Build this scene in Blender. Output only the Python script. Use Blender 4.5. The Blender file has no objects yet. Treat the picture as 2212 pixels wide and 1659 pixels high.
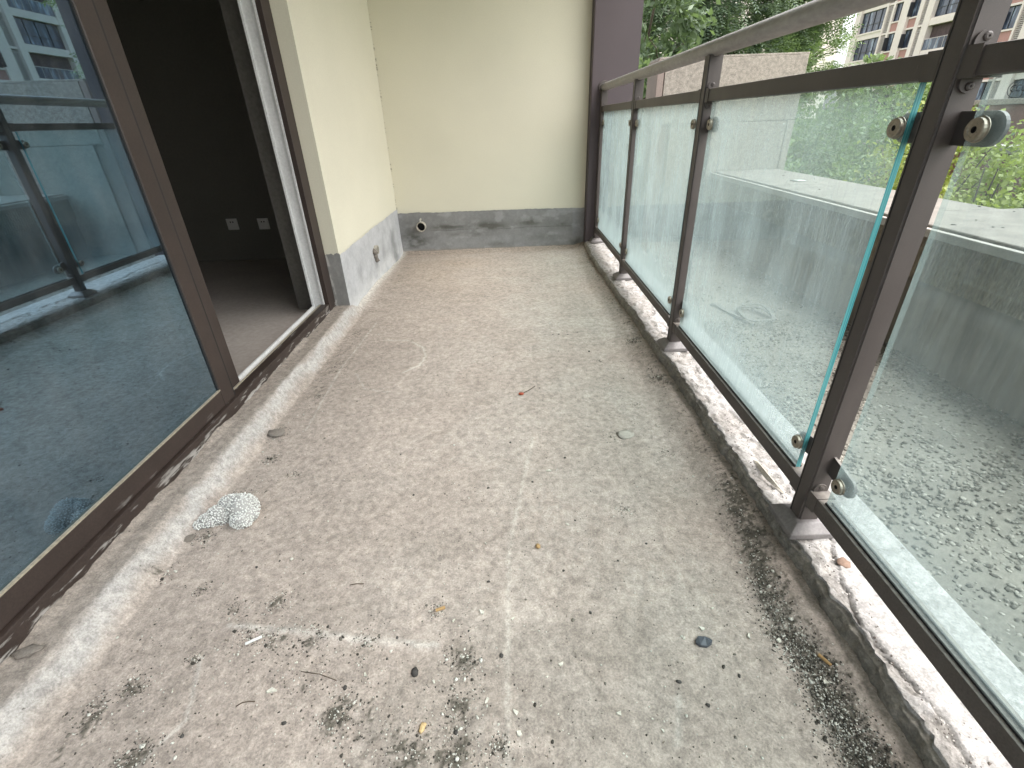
import bpy, bmesh, math, random
import numpy as np
from mathutils import Vector, Matrix
random.seed(11); rng = np.random.default_rng(11)
SC = bpy.context.scene
COL = SC.collection
PI = math.pi

# ------------------------------------------------------------------ camera
cam = bpy.data.cameras.new("camera"); co = bpy.data.objects.new("camera", cam); COL.objects.link(co)
cam.sensor_width = 36.0; cam.lens = 1029.43 / 2212 * 36.0; cam.clip_start = 0.02; cam.clip_end = 1500
def cam_axes(p, y, r):
    cp, sp, cy, sy = math.cos(p), math.sin(p), math.cos(y), math.sin(y)
    f = Vector((-sy*cp, cy*cp, -sp)); rt = Vector((cy, sy, 0)); up = rt.cross(f)
    c, s = math.cos(r), math.sin(r)
    return c*rt + s*up, -s*rt + c*up, f
RT, UP, FW = cam_axes(0.504717542, 0.0116716666, -0.0358809208)
co.matrix_world = Matrix(((RT.x, UP.x, -FW.x, 0), (RT.y, UP.y, -FW.y, 0), (RT.z, UP.z, -FW.z, 0), (0, 0, 0, 1)))
SC.camera = co

# ------------------------------------------------------------------ world, sun, exposure
SUN_EL, SUN_AZ = 60.0, 104.0            # azimuth clockwise from +Y: veiled sun on the open side
w = bpy.data.worlds.new("World"); SC.world = w; w.use_nodes = True
nt = w.node_tree; bg = nt.nodes["Background"]
sky = nt.nodes.new("ShaderNodeTexSky"); sky.sky_type = 'NISHITA'; sky.sun_disc = False
sky.sun_elevation = math.radians(SUN_EL); sky.sun_rotation = math.radians(SUN_AZ)
sky.air_density = 1.0; sky.dust_density = 4.0; sky.ozone_density = 1.0
hs = nt.nodes.new("ShaderNodeHueSaturation"); hs.inputs["Saturation"].default_value = 0.12
nt.links.new(sky.outputs[0], hs.inputs["Color"]); nt.links.new(hs.outputs[0], bg.inputs["Color"])
bg.inputs["Strength"].default_value = 0.15
sl = bpy.data.lights.new("sun", 'SUN'); sl.energy = 0.45; sl.angle = math.radians(80); sl.color = (1.0, .945, .88)
so = bpy.data.objects.new("sun", sl); COL.objects.link(so); so.location = (-20, -10, 30)
_a, _e = math.radians(SUN_AZ), math.radians(SUN_EL)
so.rotation_euler = (-Vector((math.sin(_a)*math.cos(_e), math.cos(_a)*math.cos(_e), math.sin(_e)))).to_track_quat('-Z', 'Y').to_euler()
SC.view_settings.view_transform = 'Standard'; SC.view_settings.look = 'None'
SC.view_settings.exposure = 2.14; SC.view_settings.gamma = 1.0
SC.render.engine = 'CYCLES'
SC.cycles.max_bounces = 14; SC.cycles.transparent_max_bounces = 24; SC.cycles.diffuse_bounces = 5
SC.cycles.glossy_bounces = 6; SC.cycles.transmission_bounces = 10
SC.cycles.use_denoising = True
SC.cycles.sample_clamp_indirect = 6.0

# ------------------------------------------------------------------ numpy noise
def _hash(ix, iy, s):
    h = (ix.astype(np.int64)*374761393 + iy.astype(np.int64)*668265263 + s*974711) & 0xffffffff
    h = ((h ^ (h >> 13))*1274126177) & 0xffffffff
    return ((h ^ (h >> 16)) & 0xffff) / 65535.0
def vn(x, y, s=0):
    x = np.asarray(x, float); y = np.asarray(y, float)
    ix, iy = np.floor(x), np.floor(y); fx, fy = x-ix, y-iy
    fx = fx*fx*(3-2*fx); fy = fy*fy*(3-2*fy)
    a, b, c, d = _hash(ix, iy, s), _hash(ix+1, iy, s), _hash(ix, iy+1, s), _hash(ix+1, iy+1, s)
    return (a*(1-fx)+b*fx)*(1-fy) + (c*(1-fx)+d*fx)*fy
def fbm(x, y, s=0, o=4):
    t, a, n = 0, .5, 0
    for k in range(o):
        t = t + a*vn(x*2**k, y*2**k, s+17*k); n += a; a *= .5
    return t/n
def sst(a, b, x):
    t = np.clip((x-a)/(b-a), 0, 1); return t*t*(3-2*t)
def dist_poly(X, Y, pts):
    d = np.full(X.shape, 9.0)
    for (x0, y0), (x1, y1) in zip(pts[:-1], pts[1:]):
        dx, dy = x1-x0, y1-y0
        t = np.clip(((X-x0)*dx+(Y-y0)*dy)/(dx*dx+dy*dy+1e-12), 0, 1)
        d = np.minimum(d, np.hypot(X-x0-t*dx, Y-y0-t*dy))
    return d

# ------------------------------------------------------------------ mesh helpers
def link(name, me, m=None, parent=None):
    o = bpy.data.objects.new(name, me); COL.objects.link(o)
    if m is not None:
        for q in (m if isinstance(m, (list, tuple)) else [m]): me.materials.append(q)
    if parent is not None:
        o.parent = parent
        o.matrix_parent_inverse = Matrix.Translation(-Vector(parent_origin(parent)))
    return o
def parent_origin(p):
    return Vector(p.location)      # meshes are modelled in world coordinates, so theirs is the origin
def obj(name, bm, m, parent=None, smooth=False):
    me = bpy.data.meshes.new(name); bm.to_mesh(me); bm.free()
    if smooth: me.polygons.foreach_set("use_smooth", [True]*len(me.polygons))
    return link(name, me, m, parent)
def raw(name, v, f, m, parent=None, smooth=False, cols=None):
    """v (n,3), f (m,k) numpy arrays."""
    v = np.asarray(v, np.float32); f = np.asarray(f, np.int32)
    me = bpy.data.meshes.new(name); k = f.shape[1]
    me.vertices.add(len(v)); me.vertices.foreach_set("co", v.ravel())
    me.loops.add(f.size); me.loops.foreach_set("vertex_index", f.ravel())
    me.polygons.add(len(f)); me.polygons.foreach_set("loop_start", np.arange(0, f.size, k, dtype=np.int32))
    me.polygons.foreach_set("loop_total", np.full(len(f), k, np.int32))
    if smooth: me.polygons.foreach_set("use_smooth", np.ones(len(f), bool))
    if cols is not None:
        a = me.color_attributes.new("Col", 'FLOAT_COLOR', 'POINT')
        c = np.ones((len(v), 4), np.float32); c[:, :3] = cols; a.data.foreach_set("color", c.ravel())
    me.update(calc_edges=True); me.validate()
    return link(name, me, m, parent)
def gridmesh(name, P, m, parent=None, cols=None, smooth=True, flip=False):
    """P (a,b,3) grid of points."""
    a, b = P.shape[:2]; i = np.arange(a*b).reshape(a, b)
    f = np.stack([i[:-1, :-1], i[1:, :-1], i[1:, 1:], i[:-1, 1:]], -1).reshape(-1, 4)
    if flip: f = f[:, ::-1]
    return raw(name, P.reshape(-1, 3), f, m, parent, smooth, None if cols is None else cols.reshape(-1, 3))
def empty(name, loc):
    o = bpy.data.objects.new(name, None); COL.objects.link(o); o.location = loc; o.empty_display_size = .1; return o
def tag(o, label=None, cat=None, group=None, kind=None):
    if label: o['label'] = label
    if cat: o['category'] = cat
    if group: o['group'] = group
    if kind: o['kind'] = kind
    return o
def box(bm, x0, x1, y0, y1, z0, z1, mi=0):
    vs = [bm.verts.new(p) for p in ((x0,y0,z0),(x1,y0,z0),(x1,y1,z0),(x0,y1,z0),(x0,y0,z1),(x1,y0,z1),(x1,y1,z1),(x0,y1,z1))]
    fs = []
    for q in ((0,3,2,1),(4,5,6,7),(0,1,5,4),(1,2,6,5),(2,3,7,6),(3,0,4,7)):
        f = bm.faces.new([vs[i] for i in q]); f.material_index = mi; fs.append(f)
    return fs
def B(name, x0, x1, y0, y1, z0, z1, m, parent=None, bev=0.0):
    bm = bmesh.new(); box(bm, x0, x1, y0, y1, z0, z1)
    if bev: bmesh.ops.bevel(bm, geom=bm.edges[:], offset=bev, segments=2, profile=.6, affect='EDGES')
    return obj(name, bm, m, parent)
def lathe(bm, prof, n, org, ax, mi=None):
    """prof: list of (r, t) along axis ax from org."""
    ax = Vector(ax).normalized(); u = ax.orthogonal().normalized(); v = ax.cross(u); rings = []
    for r, t in prof:
        c = Vector(org)+ax*t
        rings.append([bm.verts.new(c+(u*math.cos(2*PI*k/n)+v*math.sin(2*PI*k/n))*max(r, 1e-5)) for k in range(n)])
    for j in range(len(rings)-1):
        for k in range(n):
            f = bm.faces.new((rings[j][k], rings[j][(k+1) % n], rings[j+1][(k+1) % n], rings[j+1][k]))
            f.material_index = mi[j] if mi else 0; f.smooth = False
    return rings
def tube(bm, pts, rad, n=8):
    pts = [Vector(p) for p in pts]; rings = []
    for i, p in enumerate(pts):
        d = (pts[min(i+1, len(pts)-1)]-pts[max(i-1, 0)]).normalized()
        u = d.cross(Vector((0, 0, 1)))
        if u.length < 1e-3: u = d.cross(Vector((1, 0, 0)))
        u.normalize(); v = d.cross(u); r = rad[i] if hasattr(rad, '__len__') else rad
        rings.append([bm.verts.new(p+(u*math.cos(2*PI*k/n)+v*math.sin(2*PI*k/n))*r) for k in range(n)])
    for j in range(len(rings)-1):
        for k in range(n):
            f = bm.faces.new((rings[j][k], rings[j+1][k], rings[j+1][(k+1) % n], rings[j][(k+1) % n])); f.smooth = True
    bm.faces.new(rings[0]); bm.faces.new(rings[-1][::-1])
def copy_tree(o, parent=None, off=(0, 0, 0)):
    c = o.copy(); COL.objects.link(c)
    if parent is None: c.location = Vector(o.location)+Vector(off)
    else: c.parent = parent
    for ch in [k for k in COL.objects if k.parent == o]: copy_tree(ch, c)
    return c

# ------------------------------------------------------------------ materials
def newmat(name):
    m = bpy.data.materials.new(name); m.use_nodes = True
    return m, m.node_tree, m.node_tree.nodes["Principled BSDF"]
def nd(t, typ, **kw):
    n = t.nodes.new(typ)
    for k, v in kw.items():
        if k in n.inputs: n.inputs[k].default_value = v
        else: setattr(n, k, v)
    return n
def noise(t, vec, scale, detail=4, rough=.55):
    n = nd(t, "ShaderNodeTexNoise"); n.inputs["Scale"].default_value = scale
    n.inputs["Detail"].default_value = detail; n.inputs["Roughness"].default_value = rough
    if vec is not None: t.links.new(vec, n.inputs["Vector"])
    return n.outputs["Fac"]
def ramp(t, fac, stops):
    r = nd(t, "ShaderNodeValToRGB"); e = r.color_ramp.elements
    while len(e) < len(stops): e.new(.5)
    for el, (p, c) in zip(e, stops):
        el.position = p; el.color = (c, c, c, 1) if not hasattr(c, '__len__') else (*c, 1)
    t.links.new(fac, r.inputs["Fac"]); return r.outputs["Color"]
def mul(t, a, b, typ='MULTIPLY', fac=1.0):
    m = nd(t, "ShaderNodeMix"); m.data_type = 'RGBA'; m.blend_type = typ; m.inputs[0].default_value = fac
    for s, q in ((a, 6), (b, 7)):
        if hasattr(s, 'links') or hasattr(s, 'is_linked'): t.links.new(s, m.inputs[q])
        else: m.inputs[q].default_value = (*s, 1)
    return m.outputs[2]
def mixf(t, f, a, b):
    m = nd(t, "ShaderNodeMix"); m.data_type = 'RGBA'
    t.links.new(f, m.inputs[0])
    for s, q in ((a, 6), (b, 7)):
        if hasattr(s, 'is_linked'): t.links.new(s, m.inputs[q])
        else: m.inputs[q].default_value = (*s, 1)
    return m.outputs[2]
def math_(t, op, a, b=None):
    n = nd(t, "ShaderNodeMath"); n.operation = op
    for i, s in enumerate((a, b)):
        if s is None: continue
        if hasattr(s, 'is_linked'): t.links.new(s, n.inputs[i])
        else: n.inputs[i].default_value = s
    return n.outputs[0]
def pos(t, scale=(1, 1, 1)):
    g = nd(t, "ShaderNodeNewGeometry"); mp = nd(t, "ShaderNodeMapping"); mp.inputs["Scale"].default_value = scale
    t.links.new(g.outputs["Position"], mp.inputs["Vector"]); return mp.outputs["Vector"]
def bump(t, p, h, strength=.3, dist=.01):
    b = nd(t, "ShaderNodeBump"); b.inputs["Strength"].default_value = strength; b.inputs["Distance"].default_value = dist
    t.links.new(h, b.inputs["Height"]); t.links.new(b.outputs[0], p.inputs["Normal"]); return b
def plain(name, c, rough=.7, var=.25, scale=30, bstr=.2, bdist=.002, metal=0.0, spec=.4, big=3.0, vec=(1, 1, 1)):
    m, t, p = newmat(name); v = pos(t, vec)
    a = noise(t, v, scale, 5, .6); b = noise(t, v, big, 4)
    k = ramp(t, a, [(.3, 1-var), (.7, 1+var*.5)]); k2 = ramp(t, b, [(.3, 1-var*.7), (.7, 1+var*.4)])
    t.links.new(mul(t, mul(t, k, k2), c), p.inputs["Base Color"])
    p.inputs["Roughness"].default_value = rough; p.inputs["Metallic"].default_value = metal
    p.inputs["Specular IOR Level"].default_value = spec
    if bstr: bump(t, p, a, bstr, bdist)
    return m
def attrmat(name, rough=.92, fine=220, fvar=.22, bstr=.5, bdist=.0025, spec=.25, speck=True):
    m, t, p = newmat(name); v = pos(t)
    a = nd(t, "ShaderNodeVertexColor"); a.layer_name = "Col"
    n1 = noise(t, v, fine, 4, .7); n2 = noise(t, v, fine*.22, 6, .68); n3 = noise(t, v, 9, 6, .6)
    k = mul(t, ramp(t, n1, [(.3, 1-fvar), (.68, 1+fvar*.6)]), ramp(t, n2, [(.33, 1-fvar*.95), (.66, 1+fvar*.65)]))
    k = mul(t, k, ramp(t, n3, [(.35, .95), (.65, 1.03)]))
    c = mul(t, a.outputs["Color"], k)
    if speck:
        s = ramp(t, noise(t, v, 75, 3, .6), [(.69, 0), (.73, 1)])
        c = mixf(t, s, c, mul(t, c, (.45, .43, .40)))
    t.links.new(c, p.inputs["Base Color"])
    p.inputs["Roughness"].default_value = rough; p.inputs["Specular IOR Level"].default_value = spec
    h = math_(t, 'ADD', math_(t, 'MULTIPLY', n1, .45), n2)
    bump(t, p, h, bstr, bdist)
    return m
M = {}
M['floor'] = attrmat("dusty_concrete", fine=230, fvar=.33, bstr=.7, bdist=.0035)
M['kerb'] = attrmat("flaking_cement", fine=190, fvar=.3, bstr=.9, bdist=.005)
M['skirt'] = attrmat("cement_render", fine=60, fvar=.10, bstr=.25, bdist=.0015, speck=False)
M['cream'] = plain("cream_paint", (.655, .622, .50), .8, .055, 150, .35, .0016, spec=.25, big=1.6)
def corner_specks():
    # mildew specks in the corner of the two cream walls
    t = M['cream'].node_tree; p = t.nodes["Principled BSDF"]; src = p.inputs["Base Color"].links[0].from_socket
    sp = nd(t, "ShaderNodeSeparateXYZ"); g = nd(t, "ShaderNodeNewGeometry"); t.links.new(g.outputs["Position"], sp.inputs[0])
    d = math_(t, 'MAXIMUM', math_(t, 'ABSOLUTE', math_(t, 'ADD', sp.outputs[0], .985)), math_(t, 'ABSOLUTE', math_(t, 'SUBTRACT', sp.outputs[1], 4.3)))
    near = ramp(t, d, [(.0, 1), (.012, 0)]); n = ramp(t, noise(t, pos(t, (6, 6, 24)), 1.6, 4, .7), [(.56, 0), (.62, 1)])
    t.links.new(mixf(t, math_(t, 'MULTIPLY', math_(t, 'MULTIPLY', near, n), .8), src, (.13, .11, .07)), p.inputs["Base Color"])
corner_specks()
M['ceiling'] = plain("ceiling_paint", (.62, .58, .45), .85, .06, 200, .1)
M['purple'] = plain("purple_brown_paint", (.086, .068, .073), .62, .10, 320, .35, .0015)
M['metal'] = plain("bronze_brown_coating", (.071, .059, .054), .48, .18, 600, .12, .0006, spec=.5, big=6)
M['metal_dusty'] = plain("dusty_brown_coating", (.110, .094, .084), .6, .25, 260, .12, .0006, spec=.4, big=14)
M['cover'] = plain("mauve_base_cover", (.20, .186, .18), .5, .2, 160, .15, .0006, big=30)
M['rail'] = plain("weathered_handrail_coating", (.33, .315, .30), .42, .22, 90, .1, .0006, spec=.5, vec=(1, .35, 1), big=9)
M['doorframe'] = plain("brown_door_profile", (.040, .028, .0235), .5, .25, 200, .08, .0006, spec=.45, big=9)
def sill_smears():
    t = M['doorframe'].node_tree; p = t.nodes["Principled BSDF"]; src = p.inputs["Base Color"].links[0].from_socket
    sp = nd(t, "ShaderNodeSeparateXYZ"); g = nd(t, "ShaderNodeNewGeometry"); t.links.new(g.outputs["Position"], sp.inputs[0])
    low = ramp(t, math_(t, 'ADD', sp.outputs[2], .93), [(.0, 1), (.075, 0)])
    n = noise(t, pos(t, (5, 1.2, 7)), 7, 5, .65); k = ramp(t, math_(t, 'ADD', n, math_(t, 'MULTIPLY', low, .16)), [(.66, 0), (.72, 1)])
    k2 = ramp(t, noise(t, pos(t, (9, 9, 1.6)), 11, 4, .7), [(.70, 0), (.78, .35)])
    c = mixf(t, math_(t, 'MULTIPLY', k, low), src, (.36, .34, .315)); c = mixf(t, k2, c, (.16, .13, .115))
    t.links.new(c, p.inputs["Base Color"])
sill_smears()
M['white_frame'] = plain("white_plastic_profile", (.66, .66, .65), .38, .12, 90, .05, .0005, big=20)
M['gasket'] = plain("rubber_gasket", (.33, .29, .22), .7, .3, 120, 0)
M['black_gasket'] = plain("black_gasket", (.02, .02, .02), .7, .3, 120, 0)
M['steel'] = plain("tarnished_steel", (.33, .29, .23), .38, .25, 240, .1, .0004, metal=.55)
M['hole'] = plain("dark_hole", (.01, .01, .01), .9, .1, 50, 0)
M['plaster'] = plain("grey_plaster", (.30, .285, .255), .9, .18, 60, .3, .003)
M['jamb_plaster_shade'] = plain("shaded_jamb_plaster", (.115, .108, .095), .9, .2, 60, .3, .003)  # plaster darkened: the weaker light on the jamb is put into the colour
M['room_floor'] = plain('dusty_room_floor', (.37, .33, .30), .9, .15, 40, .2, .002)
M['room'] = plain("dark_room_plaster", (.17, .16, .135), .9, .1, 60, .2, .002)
M['socket'] = plain("socket_plastic", (.75, .73, .68), .4, .05, 60, 0)
M['coping'] = plain("coping_granite", (.215, .19, .166), .75, .34, 300, .3, .0015, big=11)
M['trim'] = plain("coping_bead", (.34, .31, .28), .6, .2, 200, .1)
M['rough_stone'] = plain("ribbed_stone", (.235, .19, .135), .9, .45, 130, .9, .012, big=9, vec=(1, 1, .3))
M['plain_conc'] = plain("brown_concrete", (.17, .145, .115), .9, .45, 22, .5, .004, vec=(1, 1, .16), big=7)
M['granite'] = plain("speckled_granite", (.36, .32, .278), .7, .45, 150, .2, .0012, big=40)
M['granite_side'] = plain("granite_edge", (.27, .215, .19), .8, .2, 200, .2)
M['grey_render'] = plain("grey_render", (.30, .28, .26), .9, .2, 40, .3, .003)
M['pipe'] = plain("pvc_pipe", (.46, .42, .35), .5, .25, 150, .05)
M['bark'] = plain("bark", (.09, .07, .052), .9, .4, 30, .6, .01, vec=(1, 1, .3))
M['white_facade'] = plain("cream_facade", (.74, .655, .60), .8, .06, 4, 0, big=.5)
M['brick_facade'] = plain("brick_red_facade", (.42, .235, .205), .85, .12, 8, 0, big=1)
M['louvre'] = plain("louvre_metal", (.50, .45, .43), .6, .05, 8, 0)
M['winframe'] = plain("dark_window_frame", (.045, .045, .05), .5, .1, 8, 0)
M['curtain'] = plain("pale_curtain", (.55, .60, .66), .9, .25, 2.2, 0, big=.6, vec=(1, 6, .6))
M['recess_shade_sheet'] = plain("shaded_recess_colour", (.10, .07, .07), .9, .2, 3, 0)
M['wall_red'] = plain("brick_red_garden_wall", (.23, .12, .10), .85, .2, 14, .2)
M['soil'] = plain("soil", (.07, .055, .035), .95, .4, 10, .5, .03)
M['grass'] = plain("lawn", (.075, .13, .025), .9, .4, 18, .5, .03, big=1)
M['foam'] = plain("polystyrene_beads", (.70, .70, .67), .6, .08, 300, 0)
M['filter'] = plain("cigarette_filter_paper", (.40, .255, .11), .7, .25, 400, .1, .0005)
M['rusty'] = plain("rusty_stone", (.25, .165, .12), .8, .3, 200, .2, .001)
M['flake'] = plain('cement_flake', (.37, .34, .295), .9, .2, 200, .4, .002)
M['paper'] = plain("burnt_paper", (.28, .22, .17), .8, .3, 300, 0)
M['seed'] = plain("tan_seed", (.56, .40, .20), .5, .25, 300, .1, .0005)
M['shard'] = plain("slate_blue_shard", (.075, .085, .10), .45, .15, 200, .1, .0005)
M['pebdark'] = plain("dark_pebble", (.06, .055, .05), .8, .3, 300, .2, .0008)
M['peblight'] = plain("pale_chip", (.60, .58, .50), .75, .2, 300, .1, .0008)
M['clod'] = plain("dirt_clod", (.20, .175, .15), .95, .3, 200, .6, .003)
M['red'] = plain("red_bud", (.36, .07, .03), .6, .3, 300, 0)
M['twig'] = plain("dry_twig", (.09, .065, .045), .9, .3, 300, 0)
M['strip'] = plain("peeled_sealant", (.55, .50, .42), .7, .3, 150, .2, .001)
M['hose'] = plain("bleached_strap", (.19, .185, .165), .8, .2, 100, .1)

def fresnel(t, ior):
    # both faces of a pane reflect alike: undo the node's inversion of the index on back faces
    g = nd(t, "ShaderNodeNewGeometry"); mr = nd(t, "ShaderNodeMapRange")
    mr.inputs["To Min"].default_value = ior; mr.inputs["To Max"].default_value = 1/ior
    t.links.new(g.outputs["Backfacing"], mr.inputs["Value"])
    fr = nd(t, "ShaderNodeFresnel"); t.links.new(mr.outputs[0], fr.inputs[0]); return fr
def glassmat():
    m = bpy.data.materials.new("dusty_laminated_glass"); m.use_nodes = True; t = m.node_tree; t.nodes.clear()
    out = nd(t, "ShaderNodeOutputMaterial")
    tr = nd(t, "ShaderNodeBsdfTransparent"); tr.inputs[0].default_value = (.87, .94, .945, 1)
    gl = nd(t, "ShaderNodeBsdfGlossy"); gl.inputs["Roughness"].default_value = .03; gl.inputs[0].default_value = (.95, 1, 1, 1)
    fr = fresnel(t, 1.45)
    a = nd(t, "ShaderNodeMixShader"); t.links.new(fr.outputs[0], a.inputs[0]); t.links.new(tr.outputs[0], a.inputs[1]); t.links.new(gl.outputs[0], a.inputs[2])
    df = nd(t, "ShaderNodeBsdfDiffuse"); df.inputs[0].default_value = (.52, .60, .60, 1)
    tl = nd(t, "ShaderNodeBsdfTranslucent"); tl.inputs[0].default_value = (.52, .61, .61, 1)
    d = nd(t, "ShaderNodeMixShader"); d.inputs[0].default_value = .5; t.links.new(df.outputs[0], d.inputs[1]); t.links.new(tl.outputs[0], d.inputs[2])
    st = noise(t, pos(t, (1, 1, .03)), 190, 4, .65)          # rain streaks
    sp = noise(t, pos(t), 210, 2, .5)                         # dried drops
    bl = noise(t, pos(t, (1, 1, .5)), 7, 4, .6)
    f = math_(t, 'ADD', ramp(t, st, [(.50, 0), (.74, .20)]), ramp(t, sp, [(.66, 0), (.74, .35)]))
    f = math_(t, 'ADD', f, ramp(t, bl, [(.3, .10), (.75, .27)]))
    sz = nd(t, "ShaderNodeSeparateXYZ"); gz_ = nd(t, "ShaderNodeNewGeometry"); t.links.new(gz_.outputs["Position"], sz.inputs[0])
    foot = ramp(t, math_(t, 'ADD', math_(t, 'ADD', sz.outputs[2], .80), math_(t, 'MULTIPLY', st, .12)), [(.03, .30), (.24, 0)])   # splash dirt along the bottom rail
    f = math_(t, 'ADD', f, foot)
    lw = nd(t, "ShaderNodeLayerWeight"); lw.inputs[0].default_value = .5
    k = math_(t, 'MAXIMUM', math_(t, 'ADD', math_(t, 'MULTIPLY', lw.outputs["Facing"], 3.0), -.75), .2)
    f = math_(t, 'MINIMUM', math_(t, 'MULTIPLY', math_(t, 'MULTIPLY', f, k), 1.1), .8)
    mx = nd(t, "ShaderNodeMixShader"); t.links.new(f, mx.inputs[0]); t.links.new(a.outputs[0], mx.inputs[1]); t.links.new(d.outputs[0], mx.inputs[2])
    t.links.new(mx.outputs[0], out.inputs[0]); return m
M['glass'] = glassmat()
for _k in ('metal', 'metal_dusty'):
    t = M[_k].node_tree; p = t.nodes['Principled BSDF']; src = p.inputs['Base Color'].links[0].from_socket
    sc_ = ramp(t, noise(t, pos(t, (3, 3, .5)), 55, 5, .75), [(.66, 0), (.76, .55)]); du = ramp(t, noise(t, pos(t, (1, 1, .3)), 12, 4, .6), [(.45, 0), (.75, .35)])
    gn = nd(t, 'ShaderNodeNewGeometry'); sn = nd(t, 'ShaderNodeSeparateXYZ'); t.links.new(gn.outputs['Normal'], sn.inputs[0])
    up = math_(t, 'MULTIPLY', ramp(t, sn.outputs[2], [(.6, 0), (.95, .6)]), ramp(t, noise(t, pos(t), 60, 3), [(.35, .4), (.6, 1)]))
    c = mixf(t, du, src, (.12, .105, .095)); c = mixf(t, sc_, c, (.16, .14, .125)); t.links.new(mixf(t, up, c, (.27, .245, .215)), p.inputs['Base Color'])
def edgemat():
    m, t, p = newmat("teal_glass_edge")
    n = noise(t, pos(t, (400, 3, 3)), 1, 2)
    t.links.new(ramp(t, n, [(.40, (.05, .27, .30)), (.6, (.16, .48, .49))]), p.inputs["Base Color"])
    p.inputs["Roughness"].default_value = .2; return m
M['glass_edge'] = edgemat()
def paleedge():
    m = bpy.data.materials.new("pale_glass_edge"); m.use_nodes = True; t = m.node_tree; t.nodes.clear()
    out = nd(t, "ShaderNodeOutputMaterial"); tr = nd(t, "ShaderNodeBsdfTransparent"); tr.inputs[0].default_value = (.9, .96, .95, 1)
    df = nd(t, "ShaderNodeBsdfDiffuse"); df.inputs[0].default_value = (.42, .48, .46, 1)
    x = nd(t, "ShaderNodeMixShader"); x.inputs[0].default_value = .4
    t.links.new(tr.outputs[0], x.inputs[1]); t.links.new(df.outputs[0], x.inputs[2]); t.links.new(x.outputs[0], out.inputs[0]); return m
M['pale_edge'] = paleedge()
def doorglass():
    m = bpy.data.materials.new("blue_tinted_door_glass"); m.use_nodes = True; t = m.node_tree; t.nodes.clear()
    out = nd(t, "ShaderNodeOutputMaterial")
    tr = nd(t, "ShaderNodeBsdfTransparent"); tr.inputs[0].default_value = (.30, .36, .38, 1)
    gl = nd(t, "ShaderNodeBsdfGlossy"); gl.inputs["Roughness"].default_value = .012; gl.inputs[0].default_value = (.50, .77, 1.0, 1)
    fr = fresnel(t, 1.5)
    f = math_(t, 'MINIMUM', math_(t, 'ADD', fr.outputs[0], .25), .9)
    a = nd(t, "ShaderNodeMixShader"); t.links.new(f, a.inputs[0]); t.links.new(tr.outputs[0], a.inputs[1]); t.links.new(gl.outputs[0], a.inputs[2])
    df = nd(t, "ShaderNodeBsdfDiffuse"); df.inputs[0].default_value = (.36, .38, .39, 1)
    n = ramp(t, noise(t, pos(t, (1, 1, .4)), 16, 6, .65), [(.4, .02), (.72, .09)])
    mx = nd(t, "ShaderNodeMixShader"); t.links.new(n, mx.inputs[0]); t.links.new(a.outputs[0], mx.inputs[1]); t.links.new(df.outputs[0], mx.inputs[2])
    t.links.new(mx.outputs[0], out.inputs[0]); return m
M['door_glass'] = doorglass()
def winglass():
    m, t, p = newmat("apartment_window_glass")
    n = noise(t, pos(t, (.2, 1.1, .35)), 1.6, 3, .6)
    t.links.new(ramp(t, n, [(.38, (.025, .03, .045)), (.55, (.07, .09, .13)), (.68, (.28, .34, .42))]), p.inputs["Base Color"])
    p.inputs["Roughness"].default_value = .12; return m
M['win_glass'] = winglass()
def leafmat(name, dark, light, trans=.35):
    m = bpy.data.materials.new(name); m.use_nodes = True; t = m.node_tree; t.nodes.clear()
    out = nd(t, "ShaderNodeOutputMaterial"); a = nd(t, "ShaderNodeVertexColor"); a.layer_name = "Col"
    sx = nd(t, "ShaderNodeSeparateColor"); t.links.new(a.outputs["Color"], sx.inputs[0])
    c = mixf(t, sx.outputs[0], dark, light)
    df = nd(t, "ShaderNodeBsdfPrincipled"); df.inputs["Roughness"].default_value = .5; df.inputs["Specular IOR Level"].default_value = .35
    t.links.new(c, df.inputs["Base Color"])
    tl = nd(t, "ShaderNodeBsdfTranslucent"); t.links.new(mul(t, c, (1.15, 1.25, .6)), tl.inputs[0])
    x = nd(t, "ShaderNodeMixShader"); x.inputs[0].default_value = trans
    t.links.new(df.outputs[0], x.inputs[1]); t.links.new(tl.outputs[0], x.inputs[2]); t.links.new(x.outputs[0], out.inputs[0]); return m
M['leaf_dark'] = leafmat("dark_green_leaves", (.082, .122, .082), (.21, .27, .175))
M['leaf_mid'] = leafmat("mid_green_leaves", (.075, .12, .060), (.20, .27, .14))
M['leaf_bright'] = leafmat("fresh_green_leaves", (.10, .15, .07), (.22, .285, .15))
M['leaf_yellow'] = leafmat("yellow_green_leaves", (.15, .19, .045), (.34, .375, .12))

# ------------------------------------------------------------------ large structure: ground, floor, kerb, walls
GZ = -1.55
bm = bmesh.new(); box(bm, 2.62, 900, -600, 900, GZ-.3, GZ); box(bm, -900, 2.62, 6.0, 900, GZ-.3, GZ)
tag(obj("garden_ground", bm, M['grass']), kind='structure')

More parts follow.
